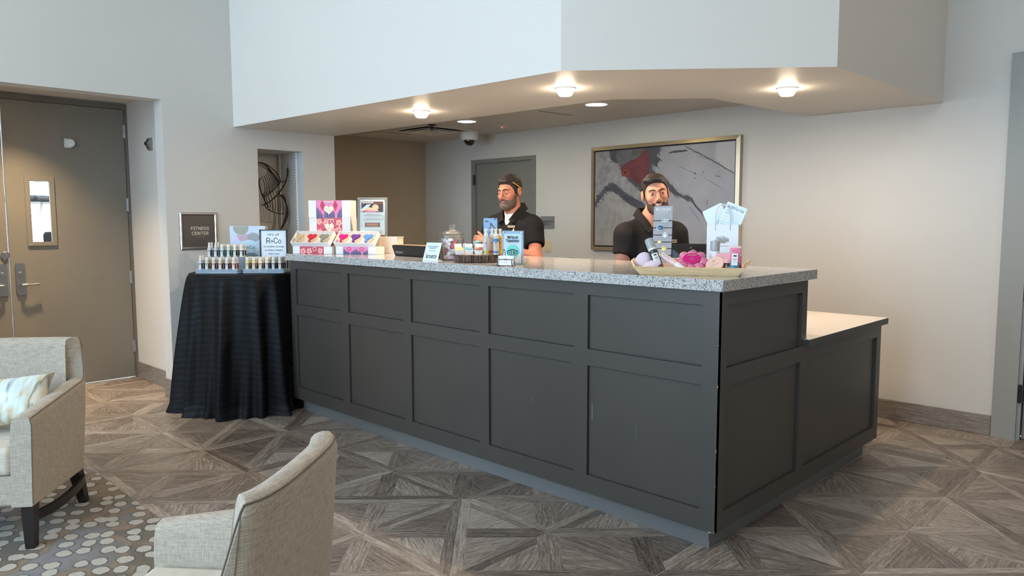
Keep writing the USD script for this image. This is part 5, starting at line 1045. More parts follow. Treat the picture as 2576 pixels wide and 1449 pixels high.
def head_base(q):
    d = blend(.035, ell(q, (0, .014, .030), (.075, .094, .085)), ell(q, (0, -.028, -.030), (.060, .066, .088)), ell(q, (0, -.040, -.084), (.053, .048, .036)))
    d = blend(.02, d, ell(q, (0, -.078, -.104), (.024, .020, .018)))
    return d
def head_full(q, smile):
    d = head_base(q); x = np.abs(q[:, 0]); m = np.stack([x, q[:, 1], q[:, 2]], 1)
    d = blend(.016, d, ell(m, (.039, -.064, -.030 + .003 * smile), (.023, .021 + .002 * smile, .021)))
    d = blend(.012, d, seg(m, (.004, -.092, .020), (.046, -.078, .024), .0085, .006))
    d = smax(d, -ell(m, (.031, -.100, .001), (.017, .017, .011)), .010)
    d = blend(.008, d, seg(q, (0, -.094, .012), (0, -.117, -.032), .0075, .0115), ell(m, (.012, -.106, -.039), (.0095, .011, .008)))
    d = blend(.004, d, ell(m, (.031, -.0795, .000), (.0150, .0135, .0125)))
    d = smax(d, -seg(m, (.023, -.094, -.001), (.040, -.091, .000), .0040 if smile else .0018), .002)
    if smile: d = smax(d, -seg(m, (0, -.106, -.0655), (.017, -.097, -.0615), .0042, .0030), .002)
    d = blend(.006, d, seg(m, (0, -.098, -.058), (.020, -.090, -.060 + .006 * smile), .0062, .004), seg(m, (0, -.096, -.0705), (.016, -.089, -.068 + .008 * smile), .0068, .005))
    ear = smax(ell(m, (.079, .016, -.008), (.0105, .020, .033)), -ell(m, (.090, .012, -.004), (.008, .012, .020)), .004)
    return blend(.006, d, ear)
def interp(y, tab): t = np.array(tab); return np.interp(y, t[:, 0], t[:, 1])
HAIRLINE = [(-.13, .072), (-.080, .064), (-.058, .052), (-.038, .012), (-.026, -.022), (-.012, -.026), (-.004, .020), (.016, .034), (.034, .016), (.045, -.03), (.07, -.066), (.12, -.072)]
BEARDTOP = [(-.14, -.0455), (-.105, -.0475), (-.092, -.053), (-.075, -.060), (-.056, -.052), (-.036, -.032), (-.024, -.012), (-.014, .0), (-.006, -.012), (.004, -.05), (.012, -.3)]
def hair_noise(q, s, seed): return meshkit.fbm(q * s, 2, seed) - .5
def hair_f(q, o):
    c = blend(.03, ell(q, (0, .014, .030), (.075, .094, .085)), ell(q, (0, -.028, -.030), (.060, .066, .088)))
    top = np.clip((q[:, 2] - .03) / .07, 0, 1); t = .006 + o.hair_top * top + o.hn * hair_noise(q * (1, .35, 1), 95, 3) * .012 * (.4 + top)
    c2 = c - t
    if o.quiff: c2 = blend(.02, c2, ell(q, o.quiff[0], o.quiff[1]) + o.hn * hair_noise(q * (1, .4, 1), 70, 5) * .02)
    return np.maximum(c2, (interp(q[:, 1], HAIRLINE) + o.hairline - q[:, 2] + hair_noise(q, 120, 8) * .008) * .75)
def beard_f(q, o):
    b = blend(.012, head_base(q), seg(np.stack([np.abs(q[:, 0]), q[:, 1], q[:, 2]], 1), (0, -.098, -.056), (.026, -.086, -.062 + .005 * o.smile), .0075, .006), ell(q, (0, -.070, -.104), (.036, .034, .026)))
    b = b - (.0040 + hair_noise(q, 130, 11) * .006 + .004 * np.clip((-.07 - q[:, 2]) / .04, 0, 1))
    reg = (q[:, 2] - interp(q[:, 1], BEARDTOP) + hair_noise(q, 150, 4) * .006) * .75
    sm = o.smile * .010 * (np.abs(q[:, 0]) / .024) ** 2
    lips = np.where(q[:, 1] < -.06, (np.sqrt((q[:, 0] / (.0235 + .004 * o.smile)) ** 2 + ((q[:, 2] + .0668 - sm) / .0082) ** 2) - 1) * .009, .05)
    low = (-.140 - q[:, 2] + np.clip(q[:, 1] + .05, 0, 1) * .8) * .7
    return np.maximum(np.maximum(b, reg), np.maximum(-lips, low))
def limb_hand(p, wrist, palm, knuck, tips, thumb, r=.0092):
    "a palm, four fingers in two phalanges each, and a thumb from the side of the palm"
    d = blend(.02, seg(p, wrist, palm, .026, .024), *[seg(p, palm, k, .017, .0125) for k in knuck])
    for k, (m_, t_) in zip(knuck, tips): d = blend(.004, d, np.minimum(seg(p, k, m_, r + .001, r), seg(p, m_, t_, r, r - .0018)))
    return blend(.006, d, np.minimum(seg(p, thumb[0], thumb[1], .014, .0105), seg(p, thumb[1], thumb[2], .0105, .009)))
def man(o):
    H = rotm(*o.head_rot); hc = np.array(o.head_c)
    toh = lambda p: (p - hc) @ H
    g = o.g
    def torso(p, r=0.0):
        return blend(.07, ell(p, (0, .005, 1.315 + o.dz), (.168 * g, .112 * g, .165)), ell(p, (0, -.008, 1.12 + o.dz), (.160 * g, .122 * g, .20)), ell(p, (0, .004, .95 + o.dz), (.165 * g, .118 * g, .13)),
                     seg(p, (-.105, .012, 1.425 + o.dz), (.105, .012, 1.425 + o.dz), .050), seg(p, o.sh[0], o.sh[0] + np.array((.02, 0, -.02)), .060), seg(p, o.sh[1], o.sh[1] + np.array((-.02, 0, -.02)), .060)) - r
    def trap(p): return blend(.03, seg(p, (-.125, .02, 1.435 + o.dz), (0, .028, 1.510 + o.dz), .034, .05), seg(p, (.125, .02, 1.435 + o.dz), (0, .028, 1.510 + o.dz), .034, .05))
    def neck(p): return seg(p, (0, .022, 1.45 + o.dz), hc + H @ np.array((0, .016, -.06)), .064, .056)
    def uarm(p, k, r=0.0): return seg(p, o.sh[k], o.el[k], .058 * g + r, .043 * g + r)
    def farm(p, k): return seg(p, o.el[k], o.wr[k], .045 * g, .029)
    def legs(p):
        m = np.stack([np.abs(p[:, 0]), p[:, 1], p[:, 2]], 1)
        return blend(.03, seg(m, (.088, .005, .92 + o.dz), (.096, 0, .50), .088, .058), seg(m, (.096, 0, .50), (.10, .025, .09), .056, .040), seg(m, (.10, .02, .05), (.112, -.13, .035), .040, .030))
    def skin(p):
        d = blend(.05, torso(p), legs(p)); d = blend(.04, d, trap(p), neck(p))
        for k in (0, 1): d = blend(.035, d, uarm(p, k)); d = blend(.025, d, farm(p, k)); d = blend(.012, d, limb_hand(p, *o.hands[k]))
        q = toh(p); nr = np.linalg.norm(q - (0, 0, -.01), axis=1) < .22; hd = np.full(len(p), 1.0); hd[nr] = head_full(q[nr], o.smile); hd[~nr] = np.linalg.norm(q[~nr], axis=1) - .12
        return blend(.02, d, hd)
    t = thing('person', o.label, 'person', o.loc, o.rz)
    X = .46
    body = obj('body', nets(skin, (-X, -.36, -.004), (X, .26, 1.86 + o.dz), o.h), o.skin, t, smooth=True)
    def shirt(p):
        d = blend(.05, torso(p, .010), trap(p) - .008)
        for k in (0, 1):
            ax = np.array(o.el[k]) - np.array(o.sh[k]); L = np.linalg.norm(ax); ax = ax / L
            s_ = blend(.03, uarm(p, k, .013), seg(p, o.sh[k], o.sh[k] + ax * L * .5, .066 * g, .068 * g))
            d = blend(.035, d, smax(s_, (p - o.sh[k]) @ ax - L * o.sleeve, .004))
        d = d + (meshkit.fbm(p * (9, 9, 5), 3, 21) - .5) * .020 + (meshkit.fbm(p * (26, 26, 9), 2, 33) - .5) * .006
        d = np.maximum(d, (.90 + o.dz - p[:, 2]))
        nk = seg(p, (0, .016, 1.40 + o.dz), (0, .03, 1.62 + o.dz), .074)
        vee = seg(p, (0, -.07, 1.50 + o.dz), (0, -.135, 1.375 + o.dz), .046, .006)
        return smax(smax(d, -nk, .004), -vee, .004)
    sh = obj('shirt', nets(shirt, (-X, -.36, .86), (X, .26, 1.64 + o.dz), .006), o.shirt, t, smooth=True)
    def collar(p):
        c0, c1 = np.array((0, .014, 1.44 + o.dz)), np.array((0, .030, 1.60 + o.dz)); tt = np.clip((p[:, 2] - c0[2]) / .16, 0, 1)
        ctr = c0 + tt[:, None] * (c1 - c0); r = np.linalg.norm((p - ctr)[:, :2] * (1, 1.0), axis=1)
        fr = np.clip(-p[:, 1] / .09, -.4, 1); topz = 1.560 + o.dz - .045 * fr; botz = topz - .050 - .045 * np.clip(fr, 0, 1) * np.clip(1 - np.abs(np.abs(p[:, 0]) - .055) / .05, 0, 1)
        rad = .0745 + np.clip(topz - p[:, 2], 0, .2) * .62
        band = np.maximum((np.abs(r - rad) - .0042) * .8, np.maximum(p[:, 2] - topz, botz - p[:, 2]))
        op = np.abs(p[:, 0]) - (.010 + .50 * np.clip(p[:, 2] - (1.425 + o.dz), 0, .14))
        return np.maximum(band, np.where(p[:, 1] < 0, -op, -1.0) * .7)
    obj('collar', nets(collar, (-.16, -.2, 1.38 + o.dz), (.16, .17, 1.60 + o.dz), .003), o.shirt, sh, smooth=True)
    if o.undershirt:
        us = lambda p: np.maximum(np.maximum(blend(.03, torso(p, .0045), trap(p) - .004, neck(p) - .004), p[:, 2] - (1.492 + o.dz + .55 * (p[:, 1] + .06))), np.maximum(np.abs(p[:, 0]) - .085, 1.32 + o.dz - p[:, 2]))
        obj('undershirt', nets(us, (-.10, -.20, 1.31 + o.dz), (.10, .03, 1.56 + o.dz), .004), 'cap_white', sh, smooth=True)
    tro = lambda p: np.maximum(blend(.03, legs(p) - .012, np.maximum(torso(p, .013), p[:, 2] - .98 - o.dz)), .07 - p[:, 2])
    obj('trousers', nets(tro, (-.3, -.2, .06), (.3, .2, 1.0 + o.dz), .012), 'trouser', t, smooth=True)
    shoe = lambda s: (lambda p: np.maximum(blend(.03, seg(p, (s * .10, .045, .045), (s * .114, -.16, .036), .048, .040), seg(p, (s * .10, .03, .05), (s * .10, .03, .09), .046)), -p[:, 2] + .001))
    for s in (-1, 1): obj('shoe', nets(shoe(s), (s * .11 - .08, -.24, 0), (s * .11 + .08, .12, .15), .010), 'black_plastic', t, smooth=True)
    to_w = lambda m: frame(m, hc, H[:, 0], H[:, 1], H[:, 2])
    obj('hair', to_w(nets(lambda q: hair_f(q, o), (-.11, -.14, -.10), (.11, .14, .17), .0034)), o.hair, t, smooth=True)
    obj('beard', to_w(nets(lambda q: beard_f(q, o), (-.09, -.14, -.16), (.09, .03, .03), .0034)), o.beard, t, smooth=True)
    for s in (-1, 1):
        e = obj('eye', to_w(sphere(.0118, (s * .031, -.0783, -.001), sub=3)), 'eye_white', t, smooth=True)
        obj('iris', to_w(T(sphere(.0058, s=(1, .5, 1), sub=2), (s * .031 + o.gaze[0], -.0884, -.0012 + o.gaze[1]))), 'iris', e, smooth=True)
        obj('eyebrow', to_w(tube(smoothpath([(s * .012, -.1035, .0185), (s * .022, -.1010, .0235 + .001 * o.smile), (s * .036, -.094, .0255), (s * .050, -.079, .0190)], 14), [.0022, .0030, .0034, .0036, .0036, .0036, .0036, .0034, .0032, .003, .0026, .0022, .0018, .001], 7)), o.hair, t, smooth=True)
    sm = o.smile
    lp = lambda zc, r, w: tube(smoothpath([(-w, -.0875, zc + .008 * sm), (-w * .5, -.0985, zc + .001), (0, -.1025, zc - .0005), (w * .5, -.0985, zc + .001), (w, -.0875, zc + .008 * sm)], 18), np.array([.001] + [r] * 16 + [.001]) * 1.0, 8)
    obj('upper_lip', to_w(lp(-.0612 + .0014 * sm, .0030, .021 + .004 * sm)), 'lip', t, smooth=True); obj('lower_lip', to_w(lp(-.0695 - .0028 * sm, .0036, .018 + .004 * sm)), 'lip', t, smooth=True)
    if sm: obj('teeth', to_w(hull([(x, -.1022 + 22 * x * x, z + 14 * x * x) for x in np.linspace(-.018, .018, 9) for z in (-.0690, -.0615)] + [(x, -.092 + 20 * x * x, -.065 + 14 * x * x) for x in np.linspace(-.018, .018, 5)])), 'cap_white', t, smooth=30)
    # name badge and emblem lie on the shirt front: found by marching along y
    def front_y(x, z):
        ys = np.linspace(-.30, 0, 601); v = shirt(np.stack([np.full(601, x), ys, np.full(601, z)], 1)); k = np.argmax(v < 0); return ys[k] if v.min() < 0 else -.12
    for nm, x, z, w, h_, m_ in o.badges:
        y = min(front_y(x - w / 3, z), front_y(x + w / 3, z)) - .003
        ya, yb = front_y(x - w / 2, z), front_y(x + w / 2, z); rz_ = math.degrees(math.atan2(yb - ya, w)); yu, yd = front_y(x, z + .02), front_y(x, z - .02); rx_ = math.degrees(math.atan2(yu - yd, .04))
        b = obj(nm, T(box(-w / 2, w / 2, -.002, .001, -h_ / 2, h_ / 2, .0008) if nm == 'name_badge' else frame(prism(sg.Polygon([(-w / 2, -h_ / 2), (w / 2, -h_ / 2), (w / 2, -h_ / 4), (.12 * w, -.1 * h_), (.2 * w, h_ / 2), (0, h_ / 2 * .9), (-.16 * w, -.1 * h_), (-w / 2, -h_ * .3)]), 0, .001), (0, 0, 0), XH, ZH, NF), (x, y, z), rz=rz_, rx=-rx_ * 1), m_, sh)
        if nm == 'name_badge': obj('badge_print', T(box(-w * .32, w * .32, -.0026, -.002, -h_ * .08, h_ * .08), (x, y, z), rz=rz_, rx=-rx_), 'ink', b)
    return t
mat('skin_tan', (188, 120, 94), .6, var=.06, vscale=30, subsurface_weight=.12, subsurface_radius=(.01, .004, .003)); mat('skin_fair', (198, 138, 112), .6, var=.05, vscale=30, subsurface_weight=.12, subsurface_radius=(.01, .004, .003))
mat('hair_dark', (30, 22, 19), .6, var=.5, vscale=160, bump=.8, bscale=260); mat('beard_grey', (92, 76, 66), .7, var=.45, vscale=150, bump=.9, bscale=260); mat('beard_brown', (66, 46, 36), .7, var=.4, vscale=150, bump=.9, bscale=260)
mat('polo_black', (23, 20, 20), .8, bump=.15, bscale=500, specular_ior_level=.25); mat('trouser', (40, 40, 44), .8); mat('eye_white', (226, 220, 214), .2); mat('iris', (44, 30, 24), .2); mat('lip', (186, 108, 96), .45)
mat('badge_gold', (170, 156, 124), .3, metallic=.4); mat('emblem', (226, 206, 176), .6)
V3 = lambda *a: np.array(a, float)
A = Man(); A.h = .004; A.g = 1.0; A.dz = 0.0; A.smile = 0
A.label = 'bearded man in a black polo shirt with arms crossed, looking down to the side'
A.loc, A.rz = (-3.925, 3.998, 0), 15
A.head_c, A.head_rot = (-.005, -.030, 1.662), (-7, 9, 0)
A.sh = [V3(-.168, .012, 1.398), V3(.168, .012, 1.398)]; A.el = [V3(-.245, -.075, 1.170), V3(.240, -.070, 1.170)]; A.wr = [V3(-.02, -.205, 1.215), V3(-.075, -.235, 1.275)]
A.hands = [((-.02, -.205, 1.215), (.04, -.205, 1.215), [(.08, -.20, 1.245), (.085, -.205, 1.228), (.085, -.203, 1.21), (.08, -.20, 1.194)],
            [((.115, -.19, 1.25), (.135, -.17, 1.25)), ((.122, -.193, 1.23), (.145, -.17, 1.23)), ((.12, -.19, 1.21), (.143, -.168, 1.21)), ((.112, -.188, 1.194), (.13, -.168, 1.194))], ((.03, -.20, 1.235), (.06, -.20, 1.262), (.085, -.195, 1.270))),
           ((-.075, -.235, 1.275), (-.130, -.222, 1.292), [(-.168, -.208, 1.325), (-.176, -.205, 1.307), (-.178, -.200, 1.288), (-.172, -.197, 1.270)],
            [((-.208, -.190, 1.330), (-.238, -.162, 1.318)), ((-.218, -.186, 1.308), (-.250, -.155, 1.294)), ((-.218, -.182, 1.286), (-.250, -.152, 1.272)), ((-.208, -.180, 1.266), (-.234, -.155, 1.252))], ((-.120, -.225, 1.312), (-.150, -.215, 1.345), (-.178, -.200, 1.358)))]
A.sleeve = .60; A.undershirt = True; A.skin = 'skin_tan'; A.shirt = 'polo_black'; A.hair = 'hair_dark'; A.beard = 'beard_grey'; A.hair_top = .004; A.hairline = 0.002; A.hn = .7; A.quiff = ((0, -.066, .084), (.050, .022, .018)); A.gaze = (-.002, -.004)
A.badges = [('name_badge', .048, 1.400, .058, .018, 'badge_gold'), ('emblem', .066, 1.366, .050, .042, 'emblem')]
manA = man(A)
Bm = Man(); Bm.h = .004; Bm.g = .97; Bm.dz = -.055; Bm.smile = 1
Bm.label = 'smiling dark-haired man with a full beard in a black polo shirt, head tilted'
Bm.loc, Bm.rz = (-2.665, 3.965, 0), 56
Bm.head_c, Bm.head_rot = (.004, -.050, 1.612), (-15, 3, -8)
Bm.sh = [V3(-.165, .010, 1.348), V3(.165, .010, 1.352)]; Bm.el = [V3(-.205, -.02, 1.085), V3(.215, -.02, 1.09)]; Bm.wr = [V3(-.165, -.085, .90), V3(.16, -.085, .91)]
def hand_down(s): 
    w = V3(s * .165, -.085, .90); pm = w + V3(-s * .005, -.025, -.055)
    kn = [pm + V3(s * (-.028 + .018 * k), -.012, -.035) for k in range(4)]
    return (tuple(w), tuple(pm), [tuple(k) for k in kn], [(tuple(k + V3(0, -.012, -.032)), tuple(k + V3(0, .004, -.058))) for k in kn], (tuple(pm + V3(-s * .022, -.01, .02)), tuple(pm + V3(-s * .045, -.022, -.012)), tuple(pm + V3(-s * .048, -.026, -.040))))
Bm.hands = [hand_down(-1), hand_down(1)]; Bm.wr = [V3(-.165, -.085, .90), V3(.165, -.085, .90)]
Bm.sleeve = .46; Bm.undershirt = False; Bm.skin = 'skin_fair'; Bm.shirt = 'polo_black'; Bm.hair = 'hair_dark'; Bm.beard = 'beard_brown'; Bm.hair_top = .006; Bm.hairline = .006; Bm.hn = .35; Bm.quiff = ((-.014, -.046, .086), (.060, .042, .022)); Bm.gaze = (0.0, 0.0005)
Bm.badges = [('name_badge', .100, 1.315, .066, .022, 'badge_gold')]
manB = man(Bm)
mat('pencil_yellow', (222, 156, 40), .4)
hA = rotm(*A.head_rot); pc = lambda v: tuple(np.array(A.head_c) + hA @ np.array(v, float))
pl = thing('pencil', 'yellow pencil tucked behind the ear of the man with crossed arms', 'pencil', A.loc, A.rz)
obj('shaft', tube([pc((.090, .030, .014)), pc((.0850, -.058, .068))], .0036, 6), 'pencil_yellow', pl); obj('point', tube([pc((.0850, -.058, .068)), pc((.0842, -.071, .0757))], [.0034, .0006], 6), 'log_top', pl)
# ================================================================ upholstered chairs, carpet
def weave(name, a, b, scale=900):
    graph(name, {'tc': ('texture_coordinate', {}), 'w1': ('wave_texture', dict(scale=scale * .11, distortion=1.5, detail=2, detail_scale=2.0, bands_direction='diagonal')), 'mp': ('mapping', dict(scale=(26, 26, 420))), 'n': ('noise_texture', dict(scale=1.0, detail=3)),
                 'mp2': ('mapping', dict(scale=(420, 420, 26))), 'n2': ('noise_texture', dict(scale=1.0, detail=3)), 'ad': ('math', dict(math_type='add')), 'ml': ('math', dict(math_type='multiply_add', value2=.44, value3=.0)), 'ad2': ('math', dict(math_type='multiply_add', value2=.10)),
                 'r': ('rgb_ramp', dict(ramp=[(.36, lin(a)), (.62, lin(b))])), 'b': ('bump', dict(strength=.22, distance=.001)), 'p': ('principled_bsdf', dict(roughness=.85, sheen_weight=.15))},
          [('tc.object', 'mp.vector'), ('tc.object', 'mp2.vector'), ('tc.object', 'w1.vector'), ('mp.vector', 'n.vector'), ('mp2.vector', 'n2.vector'), ('n.fac', 'ad.value1'), ('n2.fac', 'ad.value2'), ('ad.value', 'ml.value1'), ('w1.fac', 'ad2.value1'), ('ml.value', 'ad2.value3'),
           ('ad2.value', 'r.fac'), ('r.color', 'p.base_color'), ('ad2.value', 'b.height'), ('b.normal', 'p.normal')])
weave('fabric', (148, 136, 120), (192, 180, 162)); weave('fabric_seat', (190, 178, 158), (214, 204, 186))
mat('chair_leg', (30, 25, 23), .35); mat('piping', (104, 94, 82), .8)
def chair(label, loc, rz, wa, wb, sag, La, zt, za0, za1, th, pillow_room=False):
    t = thing('armchair', label, 'armchair', loc, rz, 'upholstered armchairs')
    N = 121; S = np.linspace(-1, 1, N); sb = .56
    def plan(s, z, off):     # outer path point pulled in by off; z narrows the back above the arms
        w = np.interp(z, [.2, .62, zt], [wa - .015, wa, wb]); a = abs(s); sg_ = np.sign(s) if s else 1
        f = lambda a_: (np.array((w, -La + (1 - a_) / (1 - sb) * (La - .06))) if a_ >= sb else np.array((w * math.sin(a_ / sb * PI / 2) ** .62, -.06 + (.06 + sag) * math.cos(a_ / sb * PI / 2) ** .55)))
        p0, p1 = f(max(a - .004, 0)), f(min(a + .004, 1)); tn = p1 - p0; tn = tn / (np.linalg.norm(tn) + 1e-9); n = np.array((-tn[1], tn[0]))
        if n @ (np.array((0, -.12)) - f(a)) < 0: n = -n
        q = f(a) + n * off; return np.array((sg_ * q[0], q[1]))
    def top(s):
        a = abs(s)
        if a >= sb: return za1 + (za0 - za1) * (a - sb) / (1 - sb)
        u = np.clip((sb - a) / .15, 0, 1); u = u * u * (3 - 2 * u); return za1 + (zt - za1) * u
    rings = []
    for s in S:
        z1 = top(s); r = th / 2; sec = []
        for z, o_ in ((.20, 0.004), (.215, 0), (.34, 0), (.50, 0), (z1 - .035, 0), (z1 - .012, .006), (z1 - .002, .016), (z1 + .002, r), (z1 - .002, th - .016), (z1 - .012, th - .006), (z1 - .035, th), (.50, th + .004), (.34, th + .004), (.20, th + .004)):
            q = plan(s, z, o_); sec.append((q[0], q[1] + .10 * (z - .4) * (1 if abs(s) < sb else max(0, 1 - (abs(s) - sb) * 5)), z))
        rings.append(np.array(sec))
    obj('shell', loft(rings), 'fabric', t, smooth=50)
    edge = [rings[k][5] + (0, 0, .004) for k in range(N)]
    obj('piping', [tube(edge, .0022, 5), tube([rings[0][k] + (0, -.001, 0) for k in range(1, 6)], .0022, 5), tube([rings[-1][k] + (0, -.001, 0) for k in range(1, 6)], .0022, 5)] + [tube([rings[k][j] * (1.002, 1.002, 1) for j in range(1, 6)], .0013, 4) for k in (34, 86)], 'piping', t)
    wi = wa - th - .006
    obj('front_rail', box(-wi, wi, -La + .012, -La + .06, .20, .335, .008), 'fabric', t); obj('underside', prism([(-wi, -La + .06), (wi, -La + .06), (wi * .8, sag - th), (-wi * .8, sag - th)], .20, .225), 'piping', t)
    c = rbox(-wi, wi, -La - .004, -.03, .338, .465, .032); obj('seat_cushion', c, 'fabric_seat', t, smooth=60)
    for s in (-1, 1):
        x0, y0 = s * (wa - .05), -La + .045
        L = lambda x, y, dx, dy, w0, w1, z0: hull([(x + sx * w0, y + sy * w0, z0) for sx in (-1, 1) for sy in (-1, 1)] + [(x + dx + sx * w1, y + dy + sy * w1, 0) for sx in (-1, 1) for sy in (-1, 1)])
        obj('leg', L(x0, y0, 0, -.004, .027, .019, .205), 'chair_leg', t); obj('leg', L(s * (wa - .07), -.03, s * .012, .055, .027, .019, .205), 'chair_leg', t)
        st = smoothpath([(x0, y0, .135), (x0 + s * .035, y0 + .10, .135), (x0 + s * .045, (y0 + 0) / 2, .135), (x0 + s * .02, -.05, .135), (s * (wa - .068), -.012, .135)], 22)
        obj('stretcher', loft([np.array([p + np.array((dx, 0, dz)) for dx, dz in ((-.010, -.02), (.010, -.02), (.010, .02), (-.010, .02))]) for p in st]), 'chair_leg', t)
    return t
chair('pale grey upholstered armchair at the left edge with a cushion on its seat', (-4.368, .825, .004), 52, .385, .37, .025, .56, .86, .60, .655, .085)
chair('pale grey upholstered armchair in the foreground seen from behind', (-1.656, .849, .004), -51, .325, .285, .060, .47, .865, .575, .64, .075)
# cushion with a brushed abstract pattern
graph('cushion_print', {'tc': ('texture_coordinate', {}), 'mp': ('mapping', dict(scale=(7, 5, 3.2))), 'n': ('noise_texture', dict(scale=1, detail=3, distortion=.6)), 'mp2': ('mapping', dict(scale=(60, 8, 6))), 'n2': ('noise_texture', dict(scale=1, detail=4)),
                        'a': ('math', dict(math_type='multiply_add', value2=.25)), 'r': ('rgb_ramp', dict(ramp=[(.42, lin((120, 134, 136))), (.50, lin((196, 208, 206))), (.56, lin((222, 216, 196))), (.62, lin((198, 214, 216))), (.68, lin((206, 192, 160))), (.74, lin((128, 124, 112))), (.80, lin((212, 206, 186)))])), 'p': ('principled_bsdf', dict(roughness=.8))},
      [('tc.object', 'mp.vector'), ('mp.vector', 'n.vector'), ('tc.object', 'mp2.vector'), ('mp2.vector', 'n2.vector'), ('n2.fac', 'a.value1'), ('n.fac', 'a.value3'), ('a.value', 'r.fac'), ('r.color', 'p.base_color')])
def pillow(w, h, d, n=28):
    u = np.linspace(-1, 1, n); P, F = [], []
    for s in (1, -1):
        for a in u:
            for b in u:
                k = 1 - .06 * (1 - a * a) * abs(b) ** 3; k2 = 1 - .09 * (1 - b * b) * abs(a) ** 3
                zz = s * d * ((1 - a ** 4) * (1 - b ** 4)) ** .55; P.append((a * w * k2, zz + .006 * math.sin(9 * a + 4 * b) * (1 - a * a) * (1 - b * b), b * h * k))
    idx = lambda s, i, j: s * n * n + i * n + j
    for s in (0, 1):
        for i in range(n - 1):
            for j in range(n - 1):
                q = (idx(s, i, j), idx(s, i + 1, j), idx(s, i + 1, j + 1), idx(s, i, j + 1)); q = q if s == 0 else q[::-1]; F += [(q[0], q[1], q[2]), (q[0], q[2], q[3])]
    m = trimesh.Trimesh(np.array(P), np.array(F), process=False); m.merge_vertices(); m.fix_normals(); return m
a52 = math.radians(52)
pw = thing('throw_pillow', 'cushion with pale blue, cream and grey brushed pattern on the left armchair', 'cushion', (-4.368 + .085 * math.cos(a52) + .27 * math.sin(a52), .825 + .085 * math.sin(a52) - .27 * math.cos(a52), .602), 52)
obj('cover', T(pillow(.255, .120, .056), rx=-34, ry=-6), 'cushion_print', pw, smooth=True)
# patterned carpet inlaid in the tiles
graph('dotted_carpet', {'g': ('geometry', {}), 'nz': ('noise_texture', dict(scale=9.0, detail=1)), 'vm': ('vector_math', dict(math_type='multiply_add', vector2=(.035, .035, 0), vector3=(0, 0, 0))), 'mp': ('mapping', dict(scale=(9.6, 11.6, 0), rotation=(0, 0, .5))), 'v': ('voronoi_texture', dict(dimensions='2D', scale=1.0, randomness=.52)),
                        'nf': ('noise_texture', dict(scale=60, detail=2)), 'mf': ('math', dict(math_type='multiply_add', value2=.16)), 'r': ('rgb_ramp', dict(ramp=[(0, (1, 1, 1)), (.405, (1, 1, 1)), (.43, (0, 0, 0)), (1, (0, 0, 0))])), 'r2': ('rgb_ramp', dict(ramp=[(0, (.5, .5, .5)), (.47, (.5, .5, .5)), (.53, (1, 1, 1)), (1, (1, 1, 1))])),
                        'n1': ('noise_texture', dict(scale=2.4, detail=3)), 'gr': ('rgb_ramp', dict(ramp=[(.30, lin((84, 70, 48))), (.46, lin((96, 80, 54))), (.50, lin((132, 106, 76))), (.54, lin((106, 96, 80))), (.60, lin((118, 114, 112))), (.68, lin((104, 100, 98))), (.74, lin((88, 73, 52)))])),
                        'mm': ('mix', dict(mix_type='multiply', fac=1.0)), 'dn': ('noise_texture', dict(scale=350, detail=2)), 'dr': ('rgb_ramp', dict(ramp=[(.3, lin((150, 142, 128))), (.7, lin((196, 188, 172)))])), 'mx': ('mix', {}), 'b': ('bump', dict(strength=.9, distance=.004)), 'bs': ('math', dict(math_type='multiply_add', value2=.6)), 'p': ('principled_bsdf', dict(roughness=.95, sheen_weight=.2))},
      [('g.position', 'nz.vector'), ('nz.color', 'vm.vector1'), ('g.position', 'vm.vector3'), ('vm.vector', 'mp.vector'), ('mp.vector', 'v.vector'), ('g.position', 'nf.vector'), ('nf.fac', 'mf.value1'), ('v.distance', 'mf.value3'), ('mf.value', 'r.fac'), ('mf.value', 'r2.fac'),
       ('g.position', 'n1.vector'), ('n1.fac', 'gr.fac'), ('gr.color', 'mm.color1'), ('r2.color', 'mm.color2'), ('g.position', 'dn.vector'), ('dn.fac', 'dr.fac'), ('r.color', 'mx.fac'), ('mm.color', 'mx.color1'), ('dr.color', 'mx.color2'), ('mx.color', 'p.base_color'),
       ('dn.fac', 'bs.value1'), ('r.color', 'bs.value3'), ('bs.value', 'b.height'), ('b.normal', 'p.normal')])
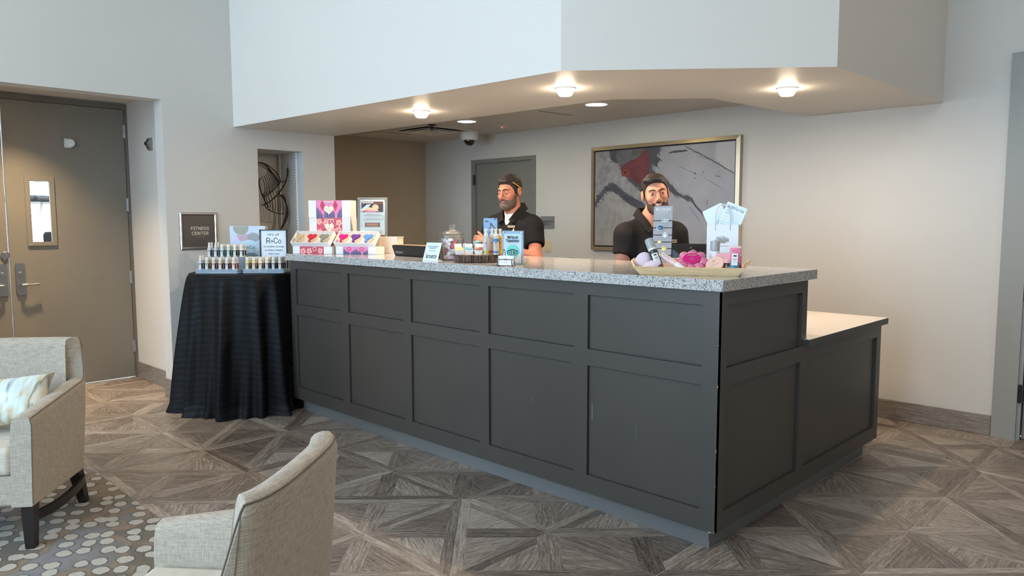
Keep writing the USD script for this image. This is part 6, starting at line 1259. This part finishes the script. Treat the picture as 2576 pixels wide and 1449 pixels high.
obj('carpet', box(-4.612, -1.03, -3.6, 1.290, -.003, .004, .002), 'dotted_carpet', None, 'brown and grey carpet with pale round dots under the armchairs', 'carpet')

# ================================================================ outside the double doors
mat('concrete', (190, 186, 178), .8, var=.08, vscale=4); mat('cart_body', (40, 42, 48), .3); mat('cart_white', (226, 226, 224), .4); mat('tyre', (22, 22, 23), .8)
struct('ground', box(-22, AX - .17, -8, 12, -.10, -.012), 'concrete')
gc = thing('golf_cart', 'dark golf cart parked outside, seen through the narrow door window', 'golf cart', (-11.7, 2.75, -.012), 35)
obj('body', [hull([(x, y, z) for x, y, z in ((-.55, -1.1, .3), (.55, -1.1, .3), (-.55, -1.15, .7), (.55, -1.15, .7), (-.5, -.75, 1.0), (.5, -.75, 1.0), (-.55, -.5, .3), (.55, -.5, .3))]), box(-.55, .55, -.6, 1.1, .28, .42, .03), box(-.55, .55, .25, 1.1, .42, .75, .04)], 'cart_body', gc, smooth=30)
obj('seat', [box(-.52, .52, .1, .6, .75, .88, .04), box(-.52, .52, .55, .68, .88, 1.30, .04)], 'tyre', gc); obj('roof', [box(-.6, .6, -.75, .95, 1.70, 1.78, .03)], 'cart_body', gc)
for x in (-.52, .52): obj('roof_post', [tube([(x, -.75, .95), (x, -.55, 1.72)], .018, 8), tube([(x, .75, .75), (x, .80, 1.72)], .018, 8)], 'cart_white', gc)
obj('steering_wheel', [tube([(.25 + .16 * math.cos(a), -.35 + .05 * math.sin(a), 1.02 + .15 * math.sin(a)) for a in np.linspace(0, 2 * PI, 20, endpoint=False)], .014, 6, closed=True), tube([(.25, -.35, 1.02), (.25, -.6, .8)], .02, 8)], 'tyre', gc)
for x in (-.5, .5):
    for y in (-.75, .75): w_ = obj('wheel', T(cyl(.24, -.09, .09, 28, c=.03), (x, y, .24), ry=90), 'tyre', gc); obj('hub', T(cyl(.12, -.095, .095, 20), (x, y, .24), ry=90), 'cart_white', w_)
    obj('headlight', T(sphere(.07, s=(1, .4, .7), sub=2), (x * .75, -1.13, .62)), 'cart_white', gc)
